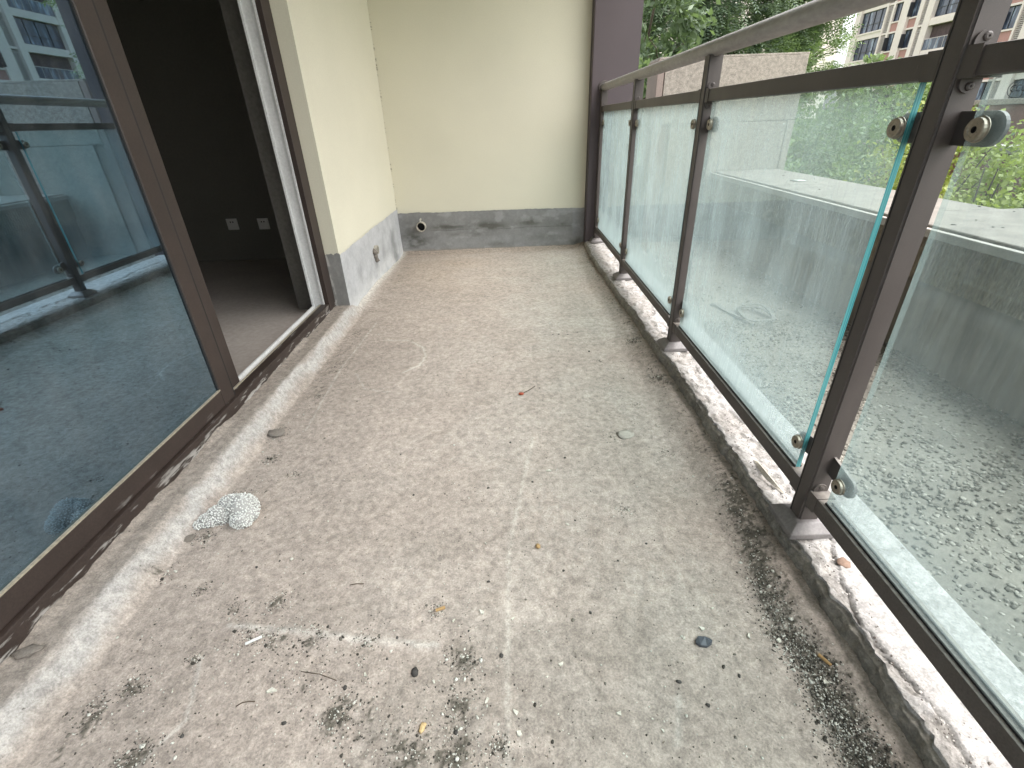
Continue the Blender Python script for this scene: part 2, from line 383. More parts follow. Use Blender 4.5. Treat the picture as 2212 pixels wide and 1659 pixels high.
# balcony floor: one fine height field with the raised ledge by the door and the fillets at the walls
def floor_sheet(x, y):
    X, Y = np.meshgrid(x, y, indexing='ij')
    n1 = fbm(X*3, Y*3, 1); n2 = fbm(X*14, Y*14, 2); n3 = fbm(X*60, Y*60, 3, 3)
    Z = -1.0 + (n1-.5)*.012 + (n2-.5)*.005 + (n3-.5)*.0022
    Z -= .008*sst(3.0, 4.3, Y)*sst(.2, -.9, X)
    wob = (fbm(X*0+3, Y*5, 8)-.5)*.05
    led = sst(-.925, -.99, X+wob*.4)*sst(2.86, 2.72, Y)
    Z += .068*led
    Z += .03*sst(-.90, -.985, X)*sst(2.7, 2.9, Y)*sst(4.2, 3.2, Y)
    kx = .64 - .03*sst(1.2, 3.0, Y)
    fil = sst(kx-.10, kx+.01, X + (fbm(X*0, Y*9, 21)-.5)*.05)
    Z += .022*fil
    Z += .02*sst(4.2, 4.3, Y)
    smear = sst(-1.035, -1.063, X)*sst(2.62, 2.5, Y); Z += smear*(.004+-.008+.055*np.clip(fbm(X*0, Y*5, 33, 6)-.45, 0, 1)+.010*fbm(X*0, Y*33, 34, 5))
    # colour
    base = np.array([.385, .329, .285]); C = np.ones(X.shape+(3,))*base
    tone = .90+.19*fbm(X*2.3, Y*2.3, 5, 5)
    C *= tone[..., None]
    pale = sst(.50, .66, fbm(X*6, Y*6, 31, 5))*sst(-.75, -.1, X)
    for (bx, by, br) in ((-.30, .42, .13), (-.05, .47, .10), (-.30, .80, .14), (.1, 1.0, .2), (.35, .75, .15)):
        pale = np.maximum(pale, 1.5*np.exp(-((X-bx)/br)**2-((Y-by)/br)**2)*sst(.42, .62, fbm(X*70, Y*40, 35, 4)))
    C = C*(1-pale[..., None]*.30)+np.array([.45, .405, .36])*pale[..., None]*.30
    tan = sst(.45, .7, fbm(X*1.4, Y*1.4, 41))*sst(2.2, 4.2, Y)*sst(.2, -.6, X)
    C = C*(1-.35*tan[..., None])+np.array([.36, .275, .20])*.35*tan[..., None]
    tan2 = sst(4.08, 4.28, Y)*.55
    C = C*(1-tan2[..., None])+np.array([.30, .24, .19])*tan2[..., None]
    band = fbm(X*2.6, Y*23, 36, 4)*.6+fbm(X*30, Y*2.2, 37, 4)*.4; C *= (.90+.20*band)[..., None]
    stain = sst(.52, .70, fbm(X*4.2+9, Y*5.5, 38, 5))*sst(1.6, .5, Y)*.30; C = C*(1-stain[..., None])+np.array([.215, .19, .16])*stain[..., None]
    # whitewashed fillet below the ledge
    cx = -.964 + wob*.4
    wst = np.exp(-((X-cx+(fbm(X*22,Y*22,52)-.5)*.02)/.019)**2)*sst(2.80, 2.70, Y)*(.55+.6*fbm(X*16, Y*16, 51))
    wst = np.clip(wst*1.0, 0, .8)[..., None]
    C = C*(1-wst)+np.array([.47, .455, .435])*wst
    wl = np.exp(-((X+.975)/.03)**2)*sst(2.7, 2.8, Y)*.8; C = C*(1-wl[..., None])+np.array([.62, .59, .54])*wl[..., None]
    ld = (led*(1-wst[..., 0]))[..., None]*.6; C = C*(1-ld)+np.array([.27, .238, .205])*ld
    # dirt piles
    D = np.zeros(X.shape)
    for (px, py, r, s) in DIRT:
        D += s*np.exp(-(((X-px)/r)**2+((Y-py)/(r*1.05))**2))
    D += .95*np.exp(-(dist_poly(X, Y, KSTRIP)/.036)**2)*sst(1.3, .9, Y)
    D += .62*np.exp(-((X-kx+.01)/.05)**2)*(.35+.9*fbm(X*5, Y*5, 62))
    D += .5*sst(.56, .68, fbm(X*9+5, Y*9, 63, 5))*np.exp(-((X+.86)/.07)**2)
    g1 = vn(X*190, Y*190, 64)*.5+vn(X*95, Y*95, 65)*.3+fbm(X*30, Y*30, 61, 3)*.2
    D = np.clip(D, 0, 1.1); Dm = np.clip(sst(.80-.42*D, .98-.42*D, g1)*.85*np.minimum(1, D*2.2) + .22*D*sst(.4, .6, fbm(X*38, Y*38, 66, 4)), 0, .9)[..., None]
    C = C*(1-Dm)+np.array([.085, .078, .06])*Dm
    Z += .0035*Dm[..., 0]*vn(X*300, Y*300, 7)
    # scratches, cracks, trowel ridges
    for pts, wd, col, amt, dz in MARKS:
        d = dist_poly(X+(vn(Y*60, X*0, 91)-.5)*.006, Y+(vn(X*60, Y*0, 92)-.5)*.006, pts)
        k = np.exp(-(d/wd)**2)*amt*(.4+.9*vn(X*90, Y*90, 93)); k = np.clip(k, 0, 1)
        C = C*(1-k[..., None])+np.array(col)*k[..., None]; Z += dz*np.exp(-(d/(wd*1.4))**2)
    # transverse trowel waves
    Z += .0012*np.sin(Y*26+3*fbm(X*3, Y*3, 77)*6)*sst(.55, .2, np.abs(X+.2))
    return np.stack([X, Y, Z], -1), C
DIRT = [(-.689,.735,.018,.9),(-.591,.751,.024,.9),(-.625,.669,.03,.8),(-.551,.656,.03,.8),(-.469,.66,.028,.9),(-.35,.64,.03,.7),(-.132,.599,.034,1.1),
        (-.133,.509,.030,1.0),(-.359,.505,.03,.9),(-.372,.489,.02,.8),(-.711,.435,.03,1.0),(-.738,.425,.022,.8),(-.859,.516,.03,.8),(-.809,.563,.024,.9),
        (-.936,.841,.02,.9),(-.711,.619,.014,.9),(-.217,.425,.045,.8),(-.134,.424,.04,1.1),(-.051,.444,.018,1.0),(-.208,.721,.016,.8),
        (-.896,.973,.022,.9),(-.88,1.14,.022,.8),(-.86,1.32,.02,.7),(-.905,1.48,.03,.8),(-.80,.80,.018,.6),(-.45,.56,.05,.45),(-.3,.47,.08,.45),(.33,1.40,.03,.4),
        (.50,1.3,.02,.5),(.47,1.62,.02,.5),(.60,1.8,.03,.5),(.58,2.2,.03,.5),(.3,1.03,.018,.6),(.39,2.0,.012,.7),(-.75,1.25,.016,.5),(-.84,1.75,.016,.6),(-.6,3.4,.02,.4),(-.2,3.0,.03,.3)]
KSTRIP = [(.645,1.19),(.585,.80),(.563,.643),(.588,.563),(.58,.485),(.585,.424),(.60,.33)]
MARKS = [([(-.698,2.333),(-.572,2.323),(-.479,2.228),(-.442,2.116),(-.46,2.016),(-.524,1.949)], .005, (.60,.57,.50), .6, 0),
         ([(.086,2.243),(.079,2.079),(.096,1.978),(.087,1.801),(.088,1.647)], .0035, (.24,.21,.18), .35, -.0006),
         ([(.05,1.4),(-.034,.91),(-.038,.409)], .006, (.55,.51,.45), .45, .001),
         ([(-.675,.695),(-.562,.682),(-.451,.668),(-.342,.651),(-.258,.643),(-.196,.637)], .008, (.60,.57,.52), .55, .004),
         ([(.02,.80),(.074,.713),(.102,.634),(.152,.602),(.212,.606),(.337,.598)], .0035, (.22,.195,.17), .38, -.0006),
         ([(.10,.634),(.13,.56),(.16,.50)], .003, (.19,.17,.14), .45, -.001),
         ([(-.80,2.6),(-.83,2.0),(-.80,1.5)], .004, (.58,.55,.49), .45, 0),
         ([(-.74,1.95),(-.66,1.80),(-.55,1.77)], .004, (.58,.55,.49), .5, 0),
         ([(-.70,.62),(-.66,.50),(-.72,.40)], .004, (.58,.55,.5), .5, 0),
         ([(.30,.52),(.27,.44)], .006, (.55,.52,.47), .4, 0),
         ([(-.8,1.24),(-.3,1.2),(.2,1.17)], .012, (.31,.27,.23), .35, -.0015),
         ([(-.7,.98),(-.2,.93),(.2,.95)], .01, (.30,.26,.22), .30, -.0015)]
xs = np.concatenate([np.arange(-1.075, .70, .0045)])
ys = np.concatenate([np.arange(-2.5, .22, .04), np.arange(.22, 1.6, .0045), np.arange(1.6, 4.32, .0095)])
P, C = floor_sheet(xs, ys)
tag(gridmesh("balcony_floor", P, M['floor'], cols=C), kind='structure')

# kerb under the railing: cracked cement upstand
def kerb():
    ys = np.concatenate([np.arange(-2.5, .2, .03), np.arange(.2, 2.2, .0055), np.arange(2.2, 4.30, .010)])
    s = np.linspace(0, 1, 90); Y, S = np.meshgrid(ys, s, indexing='ij')
    edge = .672 - .055*sst(.9, 3.9, Y) + (fbm(Y*4, Y*0, 3)-.5)*.03 + (fbm(Y*26, Y*0, 4)-.5)*.016
    base = .662 - .05*sst(.8, 3.9, Y)
    t1 = S < .25
    u = S/.25; ang = np.clip((S-.25)/.08, 0, 1)
    top = np.clip((S-.33)/.62, 0, 1); out = np.clip((S-.95)/.05, 0, 1)
    X = np.where(t1, base+(edge-base)*u, edge + .010*np.sin(ang*PI/2) + top*(.925-edge-.010))
    Z = np.where(t1, -1.03+(.085)*u, -.945+.012*(1-np.cos(ang*PI/2)) + .004*top) - out*.12
    ontop = (S > .33) & (S < .95)
    crk = .765 + (fbm(Y*3.0, Y*0, 15)-.5)*.16 + (fbm(Y*16, Y*0, 16)-.5)*.035
    crk = np.where((Y > .3) & (Y < .9), np.interp(Y, [.3, .366, .418, .455, .486, .546, .646, .739, .833, .9], [.715, .717, .723, .72, .719, .702, .703, .723, .765, .77]) + (fbm(Y*40, Y*0, 18)-.5)*.02, crk)
    step = sst(-.002, .003, X-crk)
    rough = fbm(X*55, Y*55, 22, 4); flake = sst(.47, .53, fbm(X*24, Y*15, 23, 4))
    Z += np.where(ontop, (1-step)*(-.006+.007*flake*(.5+rough*.6)) + step*.0025*(fbm(X*10, Y*10, 24)-.3), 0)
    gap = np.exp(-((X-crk)/.0022)**2)*ontop*sst(.35, .6, fbm(Y*5, Y*0, 28)+.1); Z -= .006*gap
    X += np.where(t1 | (S < .36), (fbm(Y*70, S*40, 25, 4)-.5)*.014*(S > 0), 0)
    n = fbm(X*20, Y*20, 26, 5)
    c = np.array([.425, .405, .385])*(.82+.3*n)[..., None]
    dark = (1-step)*(1-flake)*ontop*.42; c = c*(1-dark[..., None])+np.array([.29, .26, .23])*dark[..., None]
    spk = ontop*sst(.60, .66, fbm(X*75, Y*45, 27, 3))*(.35+.65*(1-step)); c = c*(1-.5*spk[..., None])+np.array([.13, .118, .10])*.5*spk[..., None]
    c = c*(1-.85*gap[..., None])+np.array([.05, .045, .04])*.85*gap[..., None]
    face = (S < .30).astype(float)*(.8+.2*n); c = c*(1-face[..., None])+np.array([.26, .237, .20])*(.65+.7*fbm(X*30, Y*30, 29))[..., None]*face[..., None]  # inner face coloured darker, its shade put into the colour
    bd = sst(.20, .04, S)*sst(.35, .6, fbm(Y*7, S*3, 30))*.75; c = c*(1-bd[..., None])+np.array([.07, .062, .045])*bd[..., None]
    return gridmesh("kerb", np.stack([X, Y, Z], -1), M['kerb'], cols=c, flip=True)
tag(kerb(), "pale cracked cement kerb running under the railing posts", "kerb")

def quadwall(fx, a0, a1, z0, z1, na, nz, dz_top, colf, name, parent):
    A, Zr = np.meshgrid(np.linspace(a0, a1, na), np.linspace(0, 1, nz), indexing='ij')
    top = z1 + dz_top(A); Z = z0+(top-z0)*Zr
    return gridmesh(name, fx(A, Z), M['skirt'], parent, cols=colf(A, Z), smooth=True)

# back wall
back = empty("back_wall", (-.18, 4.3, -1.0)); tag(back, "cream painted end wall with grey cement skirting and open pipe stub", "wall")
B("wall", -1.40, .624, 4.3, 4.48, -1.6, 1.80, M['cream'], back)
def back_cols(A, Z):
    n = fbm(A*6, Z*6, 71, 5); c = np.ones(A.shape+(3,))*np.array([.235, .233, .228])*(.84+.3*n)[..., None]
    def pz(py): return -.66-(py-1370)*.34/270
    def px(v): return -.985+(v-370)*1.605/1205
    d = np.zeros(A.shape)
    for (x, y, rx, ry, s) in [(680,1475,120,16,.8),(960,1478,110,26,.95),(1230,1462,85,26,.7),(1410,1480,50,26,.7),(470,1565,80,48,.9),(800,1530,170,14,.4),(1010,1600,60,20,.4),(1530,1600,40,40,.6),(430,1480,50,60,.35),(1300,1560,120,25,.25)]:
        d += s*np.exp(-((A-px(x))/(rx*.00133))**2-((Z-pz(y))/(ry*.00126))**2)
    d = np.clip(1.25*d*sst(.22, .5, fbm(A*10, Z*22, 72, 5)), 0, .9)
    ln = np.exp(-((Z-pz(1494)-(fbm(A*8, A*0, 73)-.5)*.02)/.004)**2)*sst(px(560), px(600), A)*sst(px(1510), px(1490), A)*.7
    low = sst(pz(1510), pz(1560), Z)*.35*fbm(A*10, Z*14, 74); c = c*(1-low[..., None])+np.array([.42, .42, .425])*low[..., None]
    d = np.maximum(d, ln); c = c*(1-d[..., None])+np.array([.10, .098, .085])*d[..., None]
    tan = sst(-.965, -1.0, Z)*.8; c = c*(1-tan[..., None])+np.array([.30, .25, .20])*tan[..., None]
    pl = sst(px(1500), px(1508), A)*sst(-.92, -.90, Z)*.6; c = c*(1-pl[..., None])+np.array([.27, .27, .28])*pl[..., None]
    wt = .22*sst(.58, .72, fbm(A*9, Z*16, 75, 5)); c = c*(1-wt[..., None])+np.array([.5, .5, .5])*wt[..., None]
    return c
def back_pts(A, Z):
    b = (fbm(A*8, Z*8, 76)-.5)*.006
    return np.stack([A, 4.296-.004*np.ones_like(A)+b-.004*sst(-.78, -.86, Z), Z], -1)
quadwall(back_pts, -.986, .624, -1.06, -.667, 260, 70, lambda A: (fbm(A*5, A*0, 77)-.5)*.016+(fbm(A*40, A*0, 78)-.5)*.006, back_cols, "skirting", back)

# return wall (pier between the door and the corner)
ret = empty("return_wall", (-1.1, 3.5, -1.0)); tag(ret, "cream painted side wall beside the door opening with pale cement skirting", "wall")
B("wall", -1.27, -.985, 2.72, 4.298, -1.6, 1.80, M['cream'], ret)
def ret_cols(A, Z):
    n = fbm(A*5, Z*7, 81, 5); c = np.ones(A.shape+(3,))*np.array([.46, .46, .465])*(.8+.36*n)[..., None]
    d = .75*np.exp(-((A-4.0)/.12)**2)*sst(-.70, -.80, Z)+.5*np.exp(-((A-3.42)/.05)**2)*sst(-.76, -.80, Z)*sst(-1.0, -.85, Z)
    d += .5*np.exp(-((A-3.05)/.1)**2-((Z+.83)/.06)**2)+.4*np.exp(-((A-3.65)/.06)**2)*sst(-.72, -.76, Z)*sst(-.98, -.85, Z)
    d = np.clip(d*sst(.3, .62, fbm(A*9, Z*6, 82, 5)), 0, .75); c = c*(1-d[..., None])+np.array([.21, .21, .205])*d[..., None]
    wt = sst(-.86, -.98, Z)*.6*sst(.3, .6, fbm(A*9, Z*9, 83)); c = c*(1-wt[..., None])+np.array([.60, .59, .57])*wt[..., None]
    return c
def ret_pts(A, Z):
    return np.stack([-.979+(fbm(A*9, Z*9, 84)-.5)*.006+.012*sst(-.9, -1.0, Z)*fbm(A*20, Z*20, 85), A, Z], -1)
sk = quadwall(ret_pts, 2.7165, 4.297, -1.06, -.633, 260, 70, lambda A: (fbm(A*6, A*0, 86)-.5)*.014+(fbm(A*45, A*0, 87)-.5)*.006, ret_cols, "skirting", ret)
def rev_cols(A, Z):
    n = fbm(A*20, Z*8, 88, 5); c = np.ones(A.shape+(3,))*np.array([.225, .22, .21])*(.8+.4*n)[..., None]
    wt = .7*np.exp(-((A+1.055)/.008)**2)*sst(.4, .6, fbm(A*30, Z*25, 89)); return c*(1-wt[..., None])+np.array([.5, .48, .45])*wt[..., None]
quadwall(lambda A, Z: np.stack([A, 2.7155+(fbm(A*30, Z*12, 79)-.5)*.004, Z], -1), -1.064, -.978, -1.02, -.628, 40, 80,
         lambda A: (fbm(A*40+2, A*0, 80)-.5)*.03, rev_cols, "skirting", ret)
B("inner_plaster", -1.285, -1.162, 2.712, 2.80, -1.2, 1.5, M['jamb_plaster_shade'], ret)

# purple column at the railing end
bm = bmesh.new(); box(bm, .627, .968, 4.20, 4.52, -1.6, 2.2)
bmesh.ops.bevel(bm, geom=bm.edges[:], offset=.004, segments=2, affect='EDGES')
tag(obj("corner_column", bm, M['purple']), "dark purple brown painted column where the handrail ends", "column")

# building shell around the balcony (ceiling, wall over the door, near end wall, added upper facade that blocks light)
tag(B("balcony_ceiling", -1.40, 1.02, -1.3, 4.56, 1.58, 2.02, M['ceiling']), kind='structure')  # unseen ceiling; height and near end shaped to darken wall top and floor
tag(B("door_wall", -1.27, -.985, -2.6, -1.92, -1.6, 1.80, M['cream']), "cream wall strip beyond the door, at the near end of the sliding door", "wall")
tag(B("lintel_wall", -1.27, -.985, -1.92, 2.72, 1.40, 1.80, M['cream']), "cream wall above the sliding door opening", "wall")
tag(B("light_block_facade", .72, 1.02, -1.3, 4.56, 2.02, 7.5, M['cream']), "unseen cream facade added above the balcony to block light", "wall")  # unseen facade, added so that the building shades the balcony

# dark room behind the door
room = empty("dark_room", (-3, 1, -.95)); tag(room, "unlit bare room seen through the open sliding door", "room")
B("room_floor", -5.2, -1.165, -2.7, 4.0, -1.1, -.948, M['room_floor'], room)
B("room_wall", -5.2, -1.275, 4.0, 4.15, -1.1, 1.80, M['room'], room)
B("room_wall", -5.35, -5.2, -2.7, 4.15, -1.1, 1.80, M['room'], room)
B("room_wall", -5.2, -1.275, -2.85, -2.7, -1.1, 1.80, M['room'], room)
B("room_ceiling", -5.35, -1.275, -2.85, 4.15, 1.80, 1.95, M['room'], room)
def socket(x, z, lab):
    t = empty("wall_socket", (x, 4.0, z)); tag(t, lab, "socket")
    B("plate", x-.043, x+.043, 3.990, 3.9995, z-.043, z+.043, M['socket'], t, .003)
    bm = bmesh.new()
    for dx in (-.010, .010): box(bm, x+dx-.004, x+dx+.004, 3.9885, 3.991, z+.012, z+.022)
    obj("socket_holes", bm, M['hole'], t)
socket(-2.25, -.660, "white square wall socket deeper in the dark room, left one of the pair")
socket(-2.00, -.664, "white square wall socket in the dark room nearer the door jamb")

# ------------------------------------------------------------------ sliding door
door = empty("sliding_door", (-1.1, .4, -.93)); tag(door, "brown framed sliding glass door slid open beside the dark room", "door")
fr = B("door_frame", -1.085, -1.060, 2.615, 2.712, -.93, 1.40, M['doorframe'], door, .002)
B("frame_sill", -1.105, -1.062, -1.9, 2.615, -.945, -.886, M['doorframe'], door, .003)
B("frame_head", -1.16, -1.060, -1.9, 2.712, 1.34, 1.399, M['doorframe'], door)
B("frame_jamb", -1.16, -1.060, -1.919, -1.86, -.93, 1.34, M['doorframe'], door)
bm = bmesh.new(); box(bm, -1.158, -1.0855, 2.622, 2.711, -.93, 1.34); box(bm, -1.158, -1.148, 2.610, 2.622, -.93, 1.34); box(bm, -1.094, -1.0855, 2.610, 2.622, -.93, 1.34)
obj("inner_jamb", bm, M['white_frame'], door)
bm = bmesh.new(); box(bm, -1.158, -1.106, -1.9, 2.61, -.945, -.905); box(bm, -1.158, -1.150, -1.9, 2.61, -.905, -.893); box(bm, -1.128, -1.123, -1.9, 2.61, -.905, -.895)
obj("door_track", bm, M['white_frame'], door)
B("track_seal", -1.112, -1.1055, -1.9, 2.61, -.905, -.884, M['gasket'], door)
def sash(y0, y1, x0, x1, gx, gap_strip):
    bm = bmesh.new(); w_ = .070
    box(bm, x0, x1, y1-w_, y1, -.884, 1.335); box(bm, x0, x1, y0, y0+w_, -.884, 1.335)
    box(bm, x0+.001, x1-.001, y0+w_, y1-w_, -.884, -.822); box(bm, x0+.001, x1-.001, y0+w_, y1-w_, 1.27, 1.335)
    bmesh.ops.bevel(bm, geom=bm.edges[:], offset=.0025, segments=1, affect='EDGES')
    s = obj("sash", bm, M['doorframe'], door)
    def kid(o): o.parent = s; o.matrix_parent_inverse = Matrix.Identity(4); return o
    kid(B("glass_pane", gx-.004, gx, y0+w_-.004, y1-w_+.004, -.826, 1.274, M['door_glass']))
    bm = bmesh.new(); box(bm, gx+.0005, x1+.0015, y0+w_, y1-w_, -.8215, -.8165)
    kid(obj("glass_seal", bm, M['gasket']))
    if gap_strip: kid(B("gap_shadow_strip", x0+.002, x1-.0025, y1+.0003, y1+.0075, -.88, 1.33, M['black_gasket']))  # black strip added for the shadow in the gap between the sashes
    bm = bmesh.new(); box(bm, gx+.0005, x1-.002, y1-w_-.006, y1-w_-.0005, -.8165, 1.269)
    kid(obj("glass_seal", bm, M['black_gasket']))
    return s
sash(-.12, 1.572, -1.108, -1.0725, -1.0785, True)
sash(.05, 1.688, -1.146, -1.1115, -1.125, False)
sash(-1.86, -.05, -1.146, -1.1115, -1.125, False)

# ------------------------------------------------------------------ railing
RX = .720
rail = empty("balcony_railing", (RX, 2.0, -.93)); tag(rail, "brown metal balcony railing with round grey handrail and dusty glass panels", "railing")
def sub(o, par):
    o.parent = par; o.matrix_parent_inverse = Matrix.Identity(4); return o
POSTS = [-.192, .900, 1.995, 3.090, 4.166]
ZT0, ZT1, ZB0, ZB1 = .037, .076, -.844, -.804
bm = bmesh.new(); tube(bm, [(RX, y, .197) for y in np.linspace(-2.5, 4.19, 40)], .0255, 20)
hr = obj("handrail", bm, M['rail'], rail)
bm = bmesh.new(); lathe(bm, [(.0, 4.184), (.040, 4.184), (.042, 4.190), (.042, 4.199)], 24, (RX, 0, .197), (0, 1, 0))
sub(obj("wall_flange", bm, M['metal']), hr)
def halfdisc(bm, y, x0, x1, z, r, up, th):
    n = 12; sgn = 1 if up else -1; xc = (x0+x1)/2; a = []; b = []
    for k in range(n+1):
        t = PI*k/n; px, pz = xc+r*math.cos(t), z+sgn*(r*.35+r*.9*math.sin(t))
        a.append(bm.verts.new((px, y, pz))); b.append(bm.verts.new((px, y-th, pz)))
    a = [bm.verts.new((xc+r, y, z))]+a+[bm.verts.new((xc-r, y, z))]; b = [bm.verts.new((xc+r, y-th, z))]+b+[bm.verts.new((xc-r, y-th, z))]
    bm.faces.new(a); bm.faces.new(b[::-1])
    for i in range(len(a)):
        j = (i+1) % len(a); bm.faces.new((a[i], a[j], b[j], b[i]))
for i, y in enumerate(POSTS):
    bm = bmesh.new(); box(bm, .6955, .7445, y-.0235, y+.0235, -.915, .176)
    bmesh.ops.bevel(bm, geom=[e for e in bm.edges if abs((e.verts[0].co-e.verts[1].co).z) > .5], offset=.004, segments=3, affect='EDGES')
    # narrow seam along the inner face
    box(bm, .6945, .6957, y+.0135, y+.0150, -.90, .15, 1)
    p = obj("post", bm, [M['metal'], M['black_gasket']], rail)
    # base cover: a chamfered plate
    bm = bmesh.new(); hb, ht = .056, .034
    def ring(h, z): return [bm.verts.new((RX+sx*h, y+sy*h, z)) for sx, sy in ((-1, -1), (1, -1), (1, 1), (-1, 1))]
    rs = [ring(hb, -.932), ring(hb, -.917), ring(hb-.006, -.912), ring(ht, -.898), ring(.026, -.897)]
    for a, b in zip(rs[:-1], rs[1:]):
        for k in range(4): bm.faces.new((a[k], a[(k+1) % 4], b[(k+1) % 4], b[k]))
    bm.faces.new(rs[-1]); bm.faces.new(rs[0][::-1])
    bmesh.ops.bevel(bm, geom=[e for e in bm.edges], offset=.0015, segments=1, affect='EDGES')
    sub(obj("base_cover", bm, M['cover']), p)
    # rail shoes with half round lugs and screws, on both sides of the post
    for sgn in (-1, 1):
        if i == 4 and sgn == 1: continue
        fy = y+sgn*.0236
        for z0, z1, lug in ((ZT0, ZT1, True), (ZB0, ZB1, True)):
            bm = bmesh.new(); e = .0022
            ya, yb = sorted((fy, fy+sgn*.030)); box(bm, .7005-e, .7395+e, ya, yb, z0-e, z1+e)
            for up, zz in ((True, z1+e*.5), (False, z0-e*.5)):
                y_out = fy-.0001 if sgn < 0 else fy+.0045
                halfdisc(bm, y_out, .7035, .7365, zz, .0165, up, .0042)
                d = 1 if up else -1
                lathe(bm, [(.0062, 0), (.0062, .002), (.004, .0033), (.0018, .0033), (.0018, .0015), (0, .0015)], 10, (RX, fy+sgn*.0044, zz+d*.0115), (0, sgn, 0))
            sub(obj("rail_shoe", bm, M['metal_dusty'] if sgn < 0 and z0 == ZB0 else M['metal']), p)
SPANS = [(-2.4, -.192)]+list(zip(POSTS[:-1], POSTS[1:]))
# one bay's clamp (arm plate behind the glass, button bolt in front); copied to every corner
def clamp(y_post, side, z, droop):
    """side -1: arm points to -Y."""
    y0 = y_post+side*.0236; y1 = y_post+side*.112; n = 12; h = .0245; pts = []
    zc0, zc1 = z+droop, z
    pts.append((y0, zc0-h)); pts.append((y1-side*h, zc1-h))
    for k in range(1, n): t = -PI/2+PI*k/n; pts.append((y1-side*h+side*h*math.cos(t), zc1+h*math.sin(t)))
    pts.append((y1-side*h, zc1+h)); pts.append((y0, zc0+h))
    bm = bmesh.new(); a = [bm.verts.new((.7265, p, q)) for p, q in pts]; b = [bm.verts.new((.7325, p, q)) for p, q in pts]
    bm.faces.new(a); bm.faces.new(b[::-1])
    for i in range(len(a)): j = (i+1) % len(a); bm.faces.new((a[i], b[i], b[j], a[j]))
    bmesh.ops.recalc_face_normals(bm, faces=bm.faces[:])
    c = obj("glass_clamp", bm, M['metal'], rail)
    bm = bmesh.new(); r = .0165; yb = y1-side*.026
    lathe(bm, [(r*1.12, .7115), (r*1.12, .7100), (r*1.04, .7095), (r, .7085), (r, .7035), (r*.93, .7020), (r*.62, .7020), (r*.55, .7030), (r*.30, .7030), (r*.30, .7070), (0, .7070)][::-1], 20,
          (0, yb, zc1), (1, 0, 0), [1, 1, 0, 0, 0, 0, 0, 0, 0, 0])
    sub(obj("bolt", bm, [M['steel'], M['hole']]), c)
for k, (a, b) in enumerate(SPANS):
    ya, yb = a+.0236, b-.0236
    r_ = B("top_rail", .7005, .7395, ya, yb, ZT0, ZT1, M['metal'], rail, .003)
    r2 = B("bottom_rail", .7005, .7395, ya, yb, ZB0, ZB1, M['metal_dusty'], rail, .003)
    g0, g1 = a+.068, b-.068
    bm = bmesh.new()
    box(bm, .7085, .7115, g0, g1, ZB1-.001, ZB1+.0045); box(bm, .7240, .7265, g0, g1, ZB1-.001, ZB1+.0045)
    sub(obj("gasket", bm, M['black_gasket']), r2)
    bm = bmesh.new(); fs = box(bm, .7120, .7235, g0, g1, ZB1-.0015, ZT0+.0)
    bm.normal_update()
    for f in bm.faces: f.material_index = 1 if f.normal.y < -.5 else (2 if f.normal.y > .5 else 0)
    obj("glass_panel", bm, [M['glass'], M['glass_edge'], M['pale_edge']], rail)
    for y, side in ((a, 1), (b, -1)):
        if y < -2: continue
        clamp(y, side, -.034, 0); clamp(y, side, -.737, .010)
# certification stamp on the near panel
st = bpy.data.curves.new("stamp", 'FONT'); st.body = "CCC"; st.size = .012; st.align_x = 'CENTER'; st.align_y = 'CENTER'
so_ = bpy.data.objects.new("stamp_tmp", st); COL.objects.link(so_); bpy.context.view_layer.update()
me = bpy.data.meshes.new_from_object(so_.evaluated_get(bpy.context.evaluated_depsgraph_get())); bpy.data.objects.remove(so_)
# text plane: right = -Y, up = +Z, facing -X
for v in me.vertices: v.co = Vector((.7114, .777-v.co.x, .017+v.co.y))
gs = link("glass_stamp", me, M['shard'], rail)
bm = bmesh.new(); n = 28
o1 = [bm.verts.new((.7114, .777+.0165*math.cos(2*PI*k/n), .017+.0115*math.sin(2*PI*k/n))) for k in range(n)]
o2 = [bm.verts.new((.7114, .777+.0155*math.cos(2*PI*k/n), .017+.0107*math.sin(2*PI*k/n))) for k in range(n)]
for k in range(n): bm.faces.new((o1[k], o1[(k+1) % n], o2[(k+1) % n], o2[k]))
sub(obj("stamp_ring", bm, M['shard']), gs)

# ------------------------------------------------------------------ gravel bed, parapet, granite wall
ICO_V = None
def ico(sub_):
    bm = bmesh.new(); bmesh.ops.create_icosphere(bm, subdivisions=sub_, radius=1)
    v = np.array([x.co for x in bm.verts]); f = np.array([[q.index for q in p.verts] for p in bm.faces]); bm.free(); return v, f
IV, IF = ico(1)
def scatter(name, pts, size, m, flat=.6, vm=(IV, IF), cols=None, jit=.25):
    """many small irregular pebbles joined into one mesh."""
    V, F = vm; n = len(pts); a = rng.uniform(0, 2*PI, n); s = np.asarray(size)
    sc = s[:, None]*np.stack([rng.uniform(.7, 1.35, n), rng.uniform(.6, 1.1, n), flat*rng.uniform(.5, 1.2, n)], -1)
    v = V[None]*(1+jit*rng.uniform(-1, 1, (n, len(V), 1))); v = v*sc[:, None, :]
    ca, sa = np.cos(a)[:, None], np.sin(a)[:, None]
    v = np.stack([v[..., 0]*ca-v[..., 1]*sa, v[..., 0]*sa+v[..., 1]*ca, v[..., 2]], -1)+np.asarray(pts)[:, None, :]
    f = F[None]+np.arange(n)[:, None, None]*len(V)
    c = None if cols is None else np.repeat(cols, len(V), 0)
    return raw(name, v.reshape(-1, 3), f.reshape(-1, F.shape[1]), m, cols=c)
M['gravel'] = attrmat("washed_gravel", fine=300, bstr=.2, speck=False)
gx, gy = np.meshgrid(np.arange(.90, 1.76, .012), np.arange(-2.5, 4.49, .02), indexing='ij')
